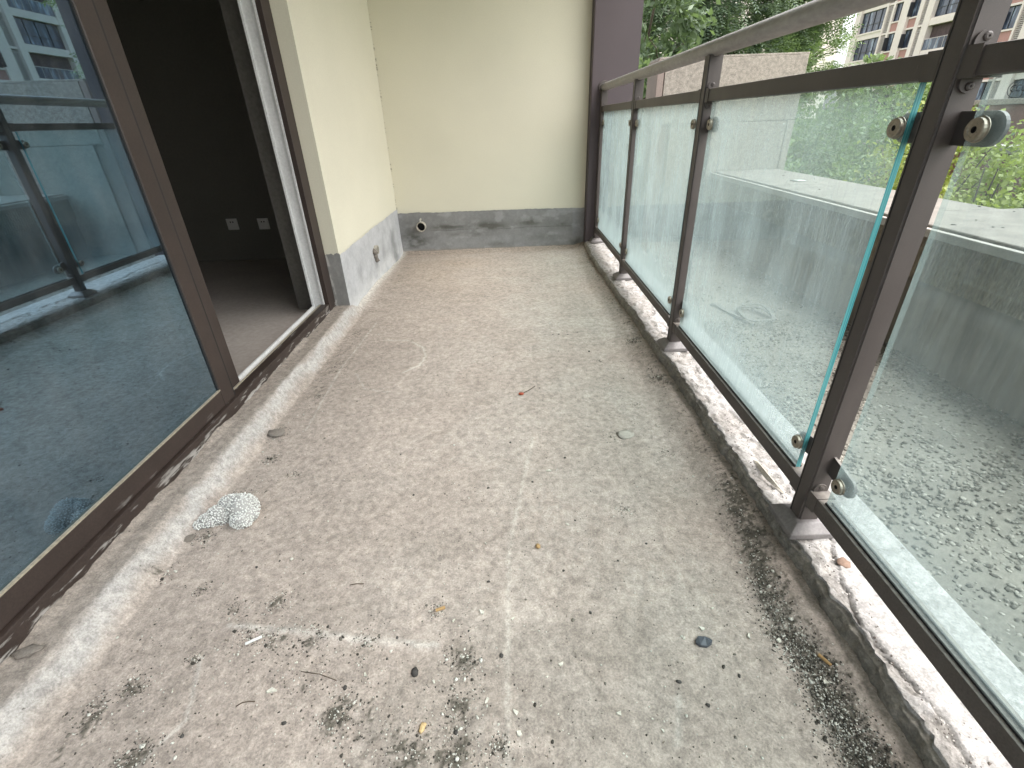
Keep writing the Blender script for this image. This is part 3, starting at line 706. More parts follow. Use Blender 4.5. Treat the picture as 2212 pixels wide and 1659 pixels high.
gz = -.985+.012*fbm(gx*6, gy*6, 101)+.004*fbm(gx*60, gy*60, 102)-.012*sst(1.55, 1.74, gx)
gc = np.array([.20, .185, .158])*(.6+.7*fbm(gx*5, gy*5, 103, 5))[..., None]
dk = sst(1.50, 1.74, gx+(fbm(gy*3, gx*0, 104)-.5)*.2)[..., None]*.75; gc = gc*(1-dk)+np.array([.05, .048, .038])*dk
tag(gridmesh("gravel_bed", np.stack([gx, gy, gz], -1), M['gravel'], cols=gc), kind='structure')
n = 17000; px = .92+.83*rng.random(n); py = np.where(rng.random(n) < .6, rng.uniform(.0, 2.4, n), rng.uniform(-2, 4.45, n))
keep = vn(px*7, py*7, 105)*.7+.3 > rng.random(n); px, py = px[keep], py[keep]; n = len(px)
br = rng.random(n)[:, None]; pc = np.array([.09, .082, .068])*(1-br)+np.array([.37, .345, .30])*br**1.4
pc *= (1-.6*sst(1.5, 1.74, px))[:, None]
tag(scatter("gravel", np.stack([px, py, np.full(n, -.976)], -1), rng.uniform(.003, .0085, n), M['gravel'], cols=pc), kind='stuff')

par_ = empty("parapet", (2.0, 1.0, -1.5)); tag(par_, "low stone parapet with pale granite coping beyond the glass railing", "parapet")
bm = bmesh.new(); box(bm, 1.755, 2.26, -4.0, 4.474, -1.7, -.650); obj("base", bm, M['plain_conc'], par_)
# ribbed stone facing: vertical flutes
ys_ = np.arange(-4.0, 4.474, .006); zs_ = np.linspace(-.655, -.476, 14)
Yg, Zg = np.meshgrid(ys_, zs_, indexing='ij')
Xg = 1.742-.010*np.abs(np.sin(Yg*PI/.021+2*fbm(Yg*3, Zg*3, 111)))*(.4+.8*fbm(Yg*40, Zg*18, 112))
gridmesh("ribbed_facing", np.stack([Xg, Yg, Zg], -1), M['rough_stone'], par_, flip=True)
B("core", 1.748, 2.26, -4.0, 4.473, -.650, -.478, M['plain_conc'], par_)
cuts = [-4.0, -2.6, -1.25, .15, 1.25, 2.352, 3.43, 4.476]
for a, b in zip(cuts[:-1], cuts[1:]):
    x1a, x1b = (2.298, 2.298) if b > 2.4 and a > 2.3 else (2.415+max(0, (2.35-a))*.10, 2.405+max(0, 2.35-b)*.10)
    bm = bmesh.new(); z0, z1 = -.476, -.436
    vs = [bm.verts.new(p) for p in ((1.752, a+.0015, z0), (x1a, a+.0015, z0), (x1b, b-.0015, z0), (1.752, b-.0015, z0), (1.752, a+.0015, z1), (x1a, a+.0015, z1), (x1b, b-.0015, z1), (1.752, b-.0015, z1))]
    for q in ((0,3,2,1),(4,5,6,7),(0,1,5,4),(1,2,6,5),(2,3,7,6),(3,0,4,7)): bm.faces.new([vs[i] for i in q])
    bmesh.ops.bevel(bm, geom=bm.edges[:], offset=.003, segments=1, affect='EDGES')
    obj("coping_slab", bm, M['coping'], par_)
    B("coping_bead", 1.722, 1.750, a+.0015, b-.0015, -.480, -.447, M['trim'], par_, .004)

gw = empty("granite_wall", (1.78, 4.6, -1.5)); tag(gw, "tall wall clad in pinkish speckled granite panels beyond the railing", "wall")
B("core", 1.20, 2.350, 4.50, 4.78, -1.6, .372, M['granite_side'], gw)
B("panel", 1.246, 2.358, 4.480, 4.499, -.066, .380, M['granite'], gw, .003)
B("panel", 1.333, 2.296, 4.480, 4.499, -1.2, -.071, M['granite'], gw, .003)
B("panel", 2.301, 2.358, 4.480, 4.499, -1.2, -.071, M['granite'], gw, .003)
B("cap_panel", 1.196, 2.360, 4.482, 4.79, .3815, .396, M['granite'], gw, .002)
B("edge_pier", 1.187, 1.238, 4.478, 4.80, -1.5, .380, M['granite_side'], gw, .003)
lw = B("low_rendered_wall", .60, 1.20, 4.98, 5.12, -1.6, .02, M['grey_render']); tag(lw, "low grey rendered wall between the purple column and the granite wall", "wall")
lb = B("low_block", .80, 1.24, 4.66, 4.97, -1.6, -.385, M['grey_render'], None, .006); tag(lb, "small grey masonry block behind the farthest glass panels", "block")

# litter on the gravel and the coping
def strap(pts, wd, th, name, m):
    pts = [Vector(p) for p in pts]; bm = bmesh.new(); L = []
    for i, p in enumerate(pts):
        d = (pts[min(i+1, len(pts)-1)]-pts[max(i-1, 0)]); s_ = Vector((-d.y, d.x, 0)).normalized()*wd/2
        L.append([bm.verts.new(p+s_), bm.verts.new(p-s_), bm.verts.new(p-s_+Vector((0, 0, th))), bm.verts.new(p+s_+Vector((0, 0, th)))])
    for a, b in zip(L[:-1], L[1:]):
        for k in range(4): bm.faces.new((a[k], a[(k+1) % 4], b[(k+1) % 4], b[k]))
    bm.faces.new(L[0][::-1]); bm.faces.new(L[-1]); bmesh.ops.recalc_face_normals(bm, faces=bm.faces[:])
    return obj(name, bm, m)
tag(strap([(1.30+.085*math.cos(t)*(1-.03*t), 2.42+.15*math.sin(t)*(1-.03*t), -.965+.008*math.sin(3*t)+.004*t) for t in np.linspace(0, 9, 46)], .018, .004, "discarded_strap", M['hose']),
    "pale coiled plastic strap lying on the gravel behind the glass", "strap")
tag(strap([(1.14+.05*t, 2.62-.10*t+.05*math.sin(3*t), -.968+.004*math.sin(5*t)) for t in np.linspace(0, 2, 14)], .03, .004, "discarded_strap", M['hose']),
    "straight piece of pale strap on the gravel beside the coiled one", "strap")
rng2 = np.random.default_rng(5)
tag(scatter("leaf_litter", np.stack([rng2.uniform(1.80, 2.38, 46), rng2.uniform(.6, 4.2, 46), np.full(46, -.4345)], -1), rng2.uniform(.004, .012, 46), M['pebdark'], flat=.25), kind='stuff')
tag(scatter("paper_scrap", np.array([(2.03, 3.62, -.434)]), np.array([.045]), M['foam'], flat=.10, jit=.4), "small white scrap of paper lying on the granite coping", "paper")

# ------------------------------------------------------------------ vegetation
def leaf_quads(c, d, nrm, L, Wd):
    """rhombic folded leaves: centre base c, direction d, normal nrm."""
    s = np.cross(d, nrm); s /= np.linalg.norm(s, axis=1)[:, None]+1e-9
    a = c; b = c+d*L[:, None]*.5+s*Wd[:, None]*.5+nrm*Wd[:, None]*.12
    e = c+d*L[:, None]; g = c+d*L[:, None]*.5-s*Wd[:, None]*.5+nrm*Wd[:, None]*.12
    v = np.stack([a, b, e, g], 1); n = len(c)
    f = np.arange(n*4).reshape(n, 4)
    return v, np.concatenate([f[:, [0, 1, 2]], f[:, [0, 2, 3]]])
def unit(v): return v/(np.linalg.norm(v, axis=-1, keepdims=True)+1e-9)
def crown(name, par, m, lobes, n, L, W, pinn=0, droop=.3, seed=0, clump=.22, bright=.5, shell=.55):
    """lobes: (x,y,z,rx,ry,rz). Leaves stand in twigs gathered in clumps near the lobes' outer part."""
    r = np.random.default_rng(seed); lob = np.array(lobes); wgt = lob[:, 3]*lob[:, 4]*lob[:, 5]; wgt = (wgt**.7)/(wgt**.7).sum()
    nc = max(40, n//(22 if pinn else 60)); k = r.choice(len(lob), nc, p=wgt)
    u = unit(r.normal(size=(nc, 3))); rad = shell+(1-shell)*r.random(nc)**.6
    rad *= .78+.44*vn(u[:, 0]*2.3+k*7, u[:, 2]*2.3+u[:, 1]*1.7, seed+3)
    cc = lob[k, :3]+u*rad[:, None]*lob[k, 3:]
    tc = np.clip(r.normal(bright, .20, nc), 0, 1)
    ci = r.integers(0, nc, n); sz = clump*lob[k[ci], 3].clip(.3, 2.0)
    tw = cc[ci]+r.normal(size=(n, 3))*sz[:, None]*np.array([.5, .5, .38])
    out = unit(u[ci]*.8+r.normal(size=(n, 3))*.6+np.array([0, 0, .15-droop]))
    tint = np.clip(tc[ci]+r.normal(0, .13, n), 0, 1)
    if pinn:
        nl = pinn*2+1; t = np.linspace(.15, 1, pinn); Lr = L*pinn*.62
        side = unit(np.cross(out, np.array([0, 0, 1.0])+r.normal(size=(n, 3))*.25)); nrm = unit(np.cross(side, out))
        C_, D_, N_, T_ = [], [], [], []
        for j in range(pinn):
            base = tw+out*(Lr*t[j])+np.array([0, 0, -1.0])*(droop*.5*Lr*t[j]**2)
            for s_ in (-1, 1):
                C_.append(base); D_.append(unit(side*s_+out*.45+r.normal(size=(n, 3))*.12-np.array([0, 0, .25]))); N_.append(nrm); T_.append(tint)
        c, d, nn, tt = np.concatenate(C_), np.concatenate(D_), np.concatenate(N_), np.concatenate(T_)
    else:
        c, d, nn, tt = tw, out, unit(r.normal(size=(n, 3))+np.array([0, 0, .9])), tint
    N_ = len(c); LL = L*r.uniform(.7, 1.25, N_); WW = W*r.uniform(.75, 1.2, N_)
    v, f = leaf_quads(c, d, nn, LL, WW)
    cols = np.repeat(np.clip(tt, 0, 1)[:, None], 4, 0).repeat(3, 1)
    return raw(name, v.reshape(-1, 3), f, m, par, cols=cols)
def trunk(par, base, top, r0, limbs, seed):
    r = random.Random(seed); bm = bmesh.new(); b, t = Vector(base), Vector(top)
    pts = [b.lerp(t, k/7)+Vector((r.uniform(-.06, .06), r.uniform(-.06, .06), 0)) for k in range(8)]
    tube(bm, pts, [r0*(1-.085*k) for k in range(8)], 9)
    for (k, e) in limbs:
        p = pts[k]; e = Vector(e); mid = p.lerp(e, .5)+Vector((r.uniform(-.15, .15), r.uniform(-.15, .15), r.uniform(.0, .25)))
        path = [p, p.lerp(mid, .5), mid, mid.lerp(e, .5)+Vector((0, 0, r.uniform(0, .1))), e]
        rr = r0*(1-.085*k)*.6; tube(bm, path, [rr, rr*.85, rr*.65, rr*.45, rr*.2], 6)
        for q in range(3):
            d = e+Vector((r.uniform(-.7, .7), r.uniform(-.7, .7), r.uniform(-.3, .6)))
            tube(bm, [mid, mid.lerp(d, .5)+Vector((0, 0, .1)), d], [rr*.4, rr*.25, rr*.08], 5)
    return obj("trunk", bm, M['bark'], par)
def tree(label, cat, base, top, r0, limbs, leaf, lobes, n, L, W, pinn, seed, name="leafy_tree", grp=None, **kw):
    t = empty(name, base); tag(t, label, cat, grp)
    trunk(t, base, top, r0, limbs, seed); crown("crown", t, M[leaf], lobes, n, L, W, pinn, seed=seed, **kw); return t
# two big feathery trees behind the granite wall
tree("large feathery leaved tree with dark limbs rising right behind the granite wall", "tree", (4.7, 14.8, GZ), (5.0, 14.6, 4.2), .17,
     [(2, (3.6, 13.9, 1.8)), (2, (6.0, 14.2, 1.6)), (3, (4.2, 13.6, 2.6)), (4, (6.0, 15.0, 3.4)), (5, (3.6, 14.8, 4.0)), (6, (5.6, 14.0, 4.6)), (3, (5.2, 13.6, 1.4))],
     'leaf_dark', [(3.9, 14.2, 1.3, 1.0, .9, 1.0), (5.2, 14.0, 1.1, 1.2, .9, .8), (4.4, 13.9, 2.6, 1.3, 1.0, 1.0), (6.0, 14.6, 2.4, 1.2, 1.0, 1.0), (5.4, 14.2, 4.0, 1.7, 1.3, 1.2), (3.6, 14.8, 3.8, 1.2, 1.1, 1.3)],
     7600, .100, .034, 6, 21, name="feathery_tree", bright=.5, clump=.30)
tree("paler feathery tree beside the left end of the apartment block", "tree", (7.5, 15.4, GZ), (7.5, 15.2, 3.6), .12,
     [(2, (6.7, 14.6, 1.2)), (3, (8.3, 15.0, 1.4)), (4, (7.0, 14.7, 2.3)), (5, (8.2, 15.2, 2.9)), (6, (7.4, 15.0, 3.9))], 'leaf_mid',
     [(6.9, 14.8, .7, 1.0, .9, .8), (7.9, 15.0, 1.2, 1.0, .8, .8), (7.2, 15.0, 2.4, 1.1, .9, 1.0), (8.2, 15.4, 2.7, .8, .7, .9), (7.2, 15.2, 4.0, 1.2, 1.0, 1.1)],
     4300, .105, .036, 6, 23, name="feathery_tree", bright=.6, clump=.32)
tree("glossy dark tree seen in the slot between column and granite wall", "tree", (1.75, 7.6, GZ), (1.8, 7.6, .9), .07,
     [(3, (1.5, 7.2, .3)), (4, (2.1, 7.4, .6)), (5, (1.7, 7.3, 1.3)), (6, (2.0, 7.4, 1.6))], 'leaf_dark',
     [(1.75, 7.3, .15, .6, .5, .6), (1.9, 7.5, 1.2, .6, .5, .7), (2.3, 7.7, .4, .5, .5, .5)], 2600, .12, .055, 0, 22, bright=.55, clump=.3)
tree("fresh green bushy tree below the apartment windows", "tree", (7.0, 10.6, GZ), (7.0, 10.5, .2), .07,
     [(3, (6.5, 10.2, -.2)), (4, (7.5, 10.3, 0)), (5, (6.9, 10.1, .5))], 'leaf_bright',
     [(6.9, 10.2, -.1, .85, .7, .55), (6.6, 10.4, .45, .5, .5, .35), (7.5, 10.2, .05, .5, .5, .45), (6.2, 10.1, -.5, .7, .6, .5)], 5200, .105, .07, 0, 24, name="bushy_tree", bright=.6, clump=.28)
# dark shrubs behind the glass
for i, (x, y, z, r_, lf, lab) in enumerate([
    (3.5, 6.9, -.55, .85, 'leaf_mid', "rounded green shrub behind the granite wall's right edge"),
    (4.6, 7.4, -.60, .95, 'leaf_mid', "dense green shrub in the middle of the garden hedge"),
    (4.1, 6.0, -1.0, .6, 'leaf_bright', "low fresh green shrub just beyond the coping"),
    (5.7, 7.6, -.75, .9, 'leaf_mid', "wide green shrub beside the red garden wall"),
    (2.9, 5.9, -1.0, .6, 'leaf_mid', "small dark shrub tucked behind the end of the coping")]):
    s_ = empty("green_shrub", (x, y, GZ)); tag(s_, lab, "shrub", "garden shrubs")
    bm = bmesh.new()
    for q in range(5): tube(bm, [(x+random.uniform(-.1, .1), y, GZ), (x+random.uniform(-.4, .4)*r_, y+random.uniform(-.4, .4)*r_, z)], [.02, .008], 5)
    obj("stems", bm, M['bark'], s_)
    crown("crown", s_, M[lf], [(x, y, z, r_, r_*.85, r_*.75), (x+.3*r_, y-.2, z-.25*r_, r_*.8, r_*.7, r_*.6)], 4200, .075, .036, 0, seed=40+i, bright=.5, clump=.26, shell=.7)
# yellow green shrubs close behind the parapet
for i, (x, y, z, r_, n_, lab) in enumerate([
    (3.55, 4.35, -.60, .55, 2600, "tall yellow green shrub seen just left of the nearest railing post"),
    (3.45, 3.70, -.70, .50, 2600, "yellow green shrub seen just right of the nearest railing post"),
    (3.25, 2.95, -.72, .48, 2600, "yellow green shrub hanging over the coping behind the nearest glass panel"),
    (4.3, 3.75, -.45, .60, 2600, "tall yellow green shrub farther back behind the nearest glass panel"),
    (3.3, 2.2, -.75, .45, 2000, "yellow green shrub at the right edge of the photograph")]):
    s_ = empty("yellow_shrub", (x, y, GZ)); tag(s_, lab, "shrub", "yellow green shrubs behind the parapet")
    bm = bmesh.new()
    for q in range(7):
        e = (x+random.uniform(-.8, .8)*r_, y+random.uniform(-.8, .8)*r_, z+random.uniform(-.2, .7)*r_)
        tube(bm, [(x+random.uniform(-.1, .1), y, GZ), ((x+e[0])/2, (y+e[1])/2, (GZ+e[2])/2+.15), e], [.014, .009, .004], 5)
    obj("stems", bm, M['bark'], s_)
    crown("crown", s_, M['leaf_yellow'], [(x, y, z, r_, r_, r_*1.0), (x-.15, y-.15, z-.45*r_, r_*.9, r_*.9, r_*.6)], int(n_*1.7), .042, .029, 0, seed=60+i, bright=.55, clump=.30, shell=.35)
hd = empty("clipped_hedge", (4.6, 5.4, GZ)); tag(hd, "low clipped green hedge beyond the coping", "hedge")
crown("foliage", hd, M['leaf_bright'], [(4.0+.35*k, 5.2+.1*k, -1.2, .4, .35, .3) for k in range(6)], 5000, .05, .03, 0, seed=80, bright=.45, clump=.3, shell=.8)

# brick red garden walls and a lamp behind the shrubs
for i, (x0, x1, y0, y1, z1, lab) in enumerate([(5.6, 5.85, 4.2, 8.4, -.50, "lower brick red garden wall with pale coping, behind the shrubs"), (6.9, 7.15, 4.0, 9.0, -.02, "higher brick red garden wall with pale coping, farthest back")]):
    g = empty("garden_wall", ((x0+x1)/2, (y0+y1)/2, GZ)); tag(g, lab, "wall")
    B("wall", x0, x1, y0, y1, GZ, z1, M['wall_red'], g); B("coping", x0-.05, x1+.05, y0-.05, y1+.05, z1+.002, z1+.07, M['granite'], g, .006)
lp = empty("garden_lamp", (4.25, 5.42, GZ)); tag(lp, "small white globe garden lamp seen beside the nearest post", "lamp")
bm = bmesh.new(); lathe(bm, [(.03, 0), (.03, .02), (.012, .04), (.012, 1.0), (.03, 1.02)], 10, (4.25, 5.42, GZ), (0, 0, 1)); obj("post", bm, M['winframe'], lp)
bm = bmesh.new(); bmesh.ops.create_uvsphere(bm, u_segments=16, v_segments=10, radius=.075, matrix=Matrix.Translation((4.25, 5.42, GZ+1.09))); obj("globe", bm, M['foam'], lp, True)

# ------------------------------------------------------------------ apartment building
FX = 45.0; ST = 2.86; ZS = 5.80
bld = empty("apartment_building", (FX, 55, GZ)); tag(bld, "tall cream apartment block with brick red panels, louvres and dark windows", "building")
B("wall", FX+.45, FX+14, 4, 75.9, GZ, 21.0, M['white_facade'], bld)
LEV = [ZS+ST*k for k in range(-2, 5)]
meshcache = {}
def at_copy(key, make, y, z, par, name):
    """shared mesh modelled at the origin of the facade; placed by location."""
    if key not in meshcache: meshcache[key] = make()
    o = bpy.data.objects.new(name, meshcache[key]); COL.objects.link(o); o.parent = par
    o.matrix_parent_inverse = Matrix.Translation(-Vector(par.location)) if par.type == 'EMPTY' else Matrix.Identity(4)
    o.location = (FX, y, z) if par.type == 'EMPTY' else (0, 0, 0); return o
def mk(boxes, m):
    def f():
        bm = bmesh.new()
        for b in boxes: box(bm, *b)
        me = bpy.data.meshes.new("shared"); bm.to_mesh(me); bm.free(); me.materials.append(m); return me
    return f
def window(y1, z, wd, h, nm):
    """frame at top level of the building, pane and curtain below it; y1 is the left (far) side."""
    fr_ = [(.20, .32, -wd, 0, 0, .06), (.20, .32, -wd, 0, h-.06, h), (.20, .32, -wd, -wd+.06, .06, h-.06), (.20, .32, -.06, 0, .06, h-.06)]
    for k in range(1, nm): fr_.append((.21, .31, -wd*k/nm-.03, -wd*k/nm+.03, .06, h-.06))
    if nm > 2: fr_.append((.22, .30, -wd+.06, -.06, h*.36, h*.36+.05))
    o = at_copy(("wf", wd, h), mk(fr_, M['winframe']), y1, z, bld, "window")
    at_copy(("wp", wd, h), mk([(.27, .30, -wd+.06, -.06, .06, h-.06)], M['win_glass']), 0, 0, o, "pane")
    if wd < 2 and random.random() < .6:
        at_copy(("sash", wd, h), mk([(-.22, .2, -.10, -.05, .10, h*.8), (-.25, .2, -.05, -.02, .10, .15), (-.25, .2, -.05, -.02, h*.8-.05, h*.8), (-.25, -.21, -.05, -.02, .1, h*.8)], M['winframe']), 0, 0, o, "open_casement")
    return o
def pier(y1, y0, depth=0.0): B("pilaster", FX-depth, FX+.46, y0, y1, GZ, 21.0, M['white_facade'], bld)
def narrow(y1, y0):
    for z in LEV:
        window(y1, z, round(y1-y0, 2), 1.72, 2)
        at_copy(("brick", round(y1-y0, 2)), mk([(.12, .46, -(y1-y0), 0, -.97, -.14)], M['brick_facade']), y1, z, bld, "brick_panel")
        at_copy(("sill", round(y1-y0, 2)), mk([(.02, .46, -(y1-y0), 0, -.14, 0)], M['white_facade']), y1, z, bld, "sill")
        at_copy(("head", round(y1-y0, 2)), mk([(.02, .46, -(y1-y0), 0, -1.14, -.97)], M['white_facade']), y1, z, bld, "sill")
def louv(y1, y0):
    w_ = y1-y0
    for z in LEV:
        s = [(.10, .30, -w_, 0, -.97+k*.155, -.97+k*.155+.075) for k in range(17)]
        lo = at_copy(("lvb", round(w_, 2)), mk([(.301, .34, -w_, 0, -.97, 1.7)], M['louvre']), y1, z, bld, "louvre")
        at_copy(("lv", round(w_, 2)), mk(s, M['louvre']), 0, 0, lo, "slats")['kind'] = 'stuff'
        at_copy(("lvh", round(w_, 2)), mk([(.02, .46, -w_, 0, -1.14, -.97)], M['white_facade']), y1, z, bld, "sill")
def bigwin(y1, y0):
    w_ = y1-y0
    for z in LEV:
        window(y1, z-.45, round(w_, 2), 2.15, 4)
        at_copy(("band", round(w_, 2)), mk([(.04, .46, -w_, 0, -1.16, -.45), (-.06, .46, -w_-.05, .05, -.62, -.45)], M['white_facade']), y1, z, bld, "spandrel")
def bay(y1, y0):
    w_ = y1-y0
    for i, z in enumerate(LEV):
        at_copy(("bslab", round(w_, 2)), mk([(-.15, .46, -w_, 0, 1.62, 2.12)], M['white_facade']), y1, z, bld, "balcony_slab")
        if i % 2 == 0:
            at_copy(("brec", round(w_, 2)), mk([(.40, .452, -w_, 0, -.60, 1.62)], M['recess_shade_sheet']), y1, z, bld, "recess_shade_sheet")  # dark sheet on the wall puts the shade of a recess into its colour
            at_copy(("brail", round(w_, 2)), mk([(-.10, -.05, -w_, 0, .40, .46)]+[(-.10, -.05, -w_*k/6-.02, -w_*k/6+.02, -.55, .40) for k in range(7)], M['louvre']), y1, z, bld, "balcony_railing")
            at_copy(("bgl", round(w_, 2)), mk([(-.08, -.07, -w_, 0, -.55, .40)], M['win_glass']), y1, z, bld, "railing_glass")
        else:
            window(y1, z-.55, round(w_, 2), 2.15, 4)
        at_copy(("bsl2", round(w_, 2)), mk([(-.10, .46, -w_, 0, -.74, -.57)], M['white_facade']), y1, z, bld, "balcony_slab")
pier(75.9, 74.85, .15); bigwin(74.85, 70.35); pier(70.35, 70.1, .05); louv(70.1, 69.3); pier(69.3, 68.95); narrow(68.95, 67.4)
pier(67.4, 66.2, .2); narrow(66.2, 64.9); pier(64.9, 64.3); louv(64.3, 63.4); pier(63.4, 62.5, .2); bay(62.5, 57.0); pier(57.0, 56.2, .2)
louv(56.2, 55.3); pier(55.3, 53.85, .05); narrow(53.85, 52.1); pier(52.1, 51.9); louv(51.9, 51.0); pier(51.0, 50.0, .2); bigwin(50.0, 45.5); pier(45.5, 44.4, .2); bay(44.4, 39.0)
pier(39.0, 38.0, .2); narrow(38.0, 36.45); pier(36.45, 36.1); louv(36.1, 35.2); pier(35.2, 34.2, .2); bigwin(34.2, 29.7); pier(29.7, 28.6, .2); bay(28.6, 23.0); pier(23.0, 21.9, .2); bigwin(21.9, 17.0); pier(17.0, 4, .1)
b2 = empty("distant_building", (44, 112, GZ)); tag(b2, "pale apartment block half hidden behind the large tree", "building")
B("wall", 24, 64, 112, 124, GZ, 34, M['white_facade'], b2)
for zz in np.arange(1, 30, 3.0):
    for xx in np.arange(26, 62, 5.2):
        f_ = B("window", xx, xx+2.6, 111.86, 111.98, zz, zz+1.7, M['winframe'], b2)
        B("pane", xx+.1, xx+2.5, 111.80, 111.85, zz+.1, zz+1.6, M['win_glass'], f_)

# ------------------------------------------------------------------ small things on the balcony
FLP = P; FLX, FLY = xs, ys
def fz(x, y):
    i = int(np.clip(np.searchsorted(FLX, x), 0, len(FLX)-1)); j = int(np.clip(np.searchsorted(FLY, y), 0, len(FLY)-1)); return float(FLP[i, j, 2])
def fzv(x, y):
    i = np.clip(np.searchsorted(FLX, x), 0, len(FLX)-1); j = np.clip(np.searchsorted(FLY, y), 0, len(FLY)-1); return FLP[i, j, 2]

# pipe stubs
def pipe(org, ax, r, ln, lab, tab):
    t = empty("pipe_stub", org); tag(t, lab, "pipe"); bm = bmesh.new()
    lathe(bm, [(r*.86, -.10), (r*.86, ln), (r, ln), (r, -.02)], 28, org, ax)
    for f in bm.faces: f.smooth = False
    bmesh.ops.recalc_face_normals(bm, faces=bm.faces[:]); obj("pipe", bm, M['pipe'], t)
    bm = bmesh.new(); lathe(bm, [(r*.86, .004), (0, .004)], 20, org, ax); obj("dark_bore", bm, M['hole'], t)
    if tab:
        bm = bmesh.new(); o = Vector(org); box(bm, o.x-.004, o.x+.004, o.y-ln, o.y-ln+.004, o.z+r*.95, o.z+r+.028); box(bm, o.x+.004, o.x+.011, o.y-ln, o.y-ln+.003, o.z+r+.015, o.z+r+.034)
        obj("tab", bm, M['peblight'], t)
pipe((-.785, 4.292, -.778), (0, -1, 0), .040, .045, "open round plastic pipe stub sticking out of the end wall skirting", True)
pipe((-.978, 3.43, -.772), (1, .05, 0), .030, .022, "small pipe stub in the skirting of the side wall", False)
bm = bmesh.new(); o_ = Vector((-.974, 3.40, -.785))
tag(scatter("mortar_lump", np.array([(-.974, 3.385, -.775), (-.972, 3.40, -.81), (-.972, 3.415, -.835)]), np.array([.022, .017, .014]), M['clod'], flat=1.6, jit=.4), "crumbling mortar round the small pipe stub on the side wall", "mortar"); bm.free()
# dark mildew specks in the wall corner
nsp = 16; r3 = np.random.default_rng(9); zc = np.sort(r3.uniform(-.1, .85, nsp))

# polystyrene lump made of beads
fm_org = (-.850, 1.035, fz(-.85, 1.035)); fm = empty("polystyrene_lump", fm_org); tag(fm, "broken white polystyrene lump of tiny beads lying by the door ledge", "polystyrene")
ell = np.array([(.028, .026, .020, .044, .044, .050), (-.004, .034, .020, .044, .034, .044), (-.030, .008, .014, .038, .030, .036), (-.058, -.010, .010, .028, .020, .026), (-.078, -.022, .006, .016, .012, .016), (.040, -.014, .012, .030, .024, .030), (.050, .012, .012, .026, .030, .036)])
rb = np.random.default_rng(3); pts = []
for e in ell:
    u = unit(rb.normal(size=(900, 3))); p = e[:3]+u*e[3:]; pts.append(p)
pts = np.concatenate(pts); ins = np.zeros(len(pts), bool)
for e in ell: ins |= (((pts-e[:3])/e[3:])**2).sum(1) < .93
pts = pts[(~ins) & (pts[:, 2] > .001)]
keep = []
for p in pts:
    if all(((p-q)**2).sum() > .0039**2 for q in keep): keep.append(p)
pts = np.array(keep)*np.array([1.0, 1.0, .95])
I2 = ico(1)
V_, F_ = I2; nb = len(pts); rad = rb.uniform(.0016, .0029, nb)
vv = V_[None]*rad[:, None, None]+(pts+np.array(fm_org)+rb.normal(size=(nb, 3))*.0008)[:, None]
raw("beads", vv.reshape(-1, 3), (F_[None]+np.arange(nb)[:, None, None]*len(V_)).reshape(-1, 3), M['foam'], fm, smooth=True)['kind'] = 'stuff'
bm = bmesh.new()
for e in ell: bmesh.ops.create_icosphere(bm, subdivisions=2, radius=1, matrix=Matrix.Translation(Vector(e[:3])+Vector(fm_org)) @ Matrix.Diagonal((*(e[3:]*.955), 1)))
for v in bm.verts: v.co.z = max(v.co.z, fm_org[2]-.002)
M['foam_gap_shade'] = plain("polystyrene_gap_shade", (.36, .355, .335), .9, .2, 300, 0)  # grey fill puts the shade between the beads into its colour
obj("core", bm, M['foam_gap_shade'], fm, True)

# cigarette butts, chips, twigs
def butt(x, y, a, ln, r, lab):
    z = fz(x, y)+r*.9; d = Vector((math.cos(a), math.sin(a), 0)); t = empty("cigarette_butt", (x, y, z)); tag(t, lab, "cigarette butt")
    o = Vector((x, y, z))-d*ln/2; bm = bmesh.new(); lathe(bm, [(0, 0), (r, 0), (r*1.04, ln*.3), (r*.93, ln*.55), (r, ln*.82)], 12, o, d); obj("filter", bm, M['filter'], t)
    bm = bmesh.new(); lathe(bm, [(r*.98, ln*.82), (r*.8, ln*.93), (r*.3, ln), (0, ln)], 10, o, d); obj("burnt_end", bm, M['paper'], t)
butt(-.197, .722, 3.5, .027, .0038, "tan cigarette butt lying in the middle of the floor")
butt(.610, .578, 2.05, .032, .0036, "tan cigarette butt among the dark grit along the kerb")
def chip(name, x, y, s, m, lab, cat, flat=.3, aspect=1.0, rot=0.0, seed=0, z=None, grp=None, vm=None):
    r = np.random.default_rng(seed+77); V, F = ico(2); v = V*(1+.38*(vn(V[:, 0]*2.6+seed, V[:, 1]*2.6+V[:, 2], seed)[:, None]-.5)*2)*(1+.16*(vn(V[:, 0]*6+seed, V[:, 1]*6+V[:, 2]*5, seed+5)[:, None]-.5)*2)*np.array([s*aspect, s, s*flat])
    c, q = math.cos(rot), math.sin(rot); v = np.stack([v[:, 0]*c-v[:, 1]*q, v[:, 0]*q+v[:, 1]*c, v[:, 2]], -1)+np.array([x, y, (fz(x, y) if z is None else z)+s*flat*.75])
    return tag(raw(name, v, F, m, None, smooth=False), lab, cat, grp)
chip("date_seed", -.198, .474, .0052, M['seed'], "tan oval seed on the floor close to the camera", "seed", .8, 1.9, 1.3, 1)
def shard(x, y, pts, h, m, lab, rot=0):
    c, s = math.cos(rot), math.sin(rot); bm = bmesh.new(); z = fz(x, y)+.001
    a = [bm.verts.new((x+p*c-q*s, y+p*s+q*c, z)) for p, q in pts]; b = [bm.verts.new((x+p*c*.95-q*s*.95, y+p*s*.95+q*c*.95, z+h*(1+.5*i % 1.3))) for i, (p, q) in enumerate(pts)]
    bm.faces.new(a[::-1]); bmesh.ops.triangulate(bm, faces=[bm.faces.new(b)])
    for i in range(len(a)): j = (i+1) % len(a); bm.faces.new((a[i], a[j], b[j], b[i]))
    return obj("shard", bm, m)
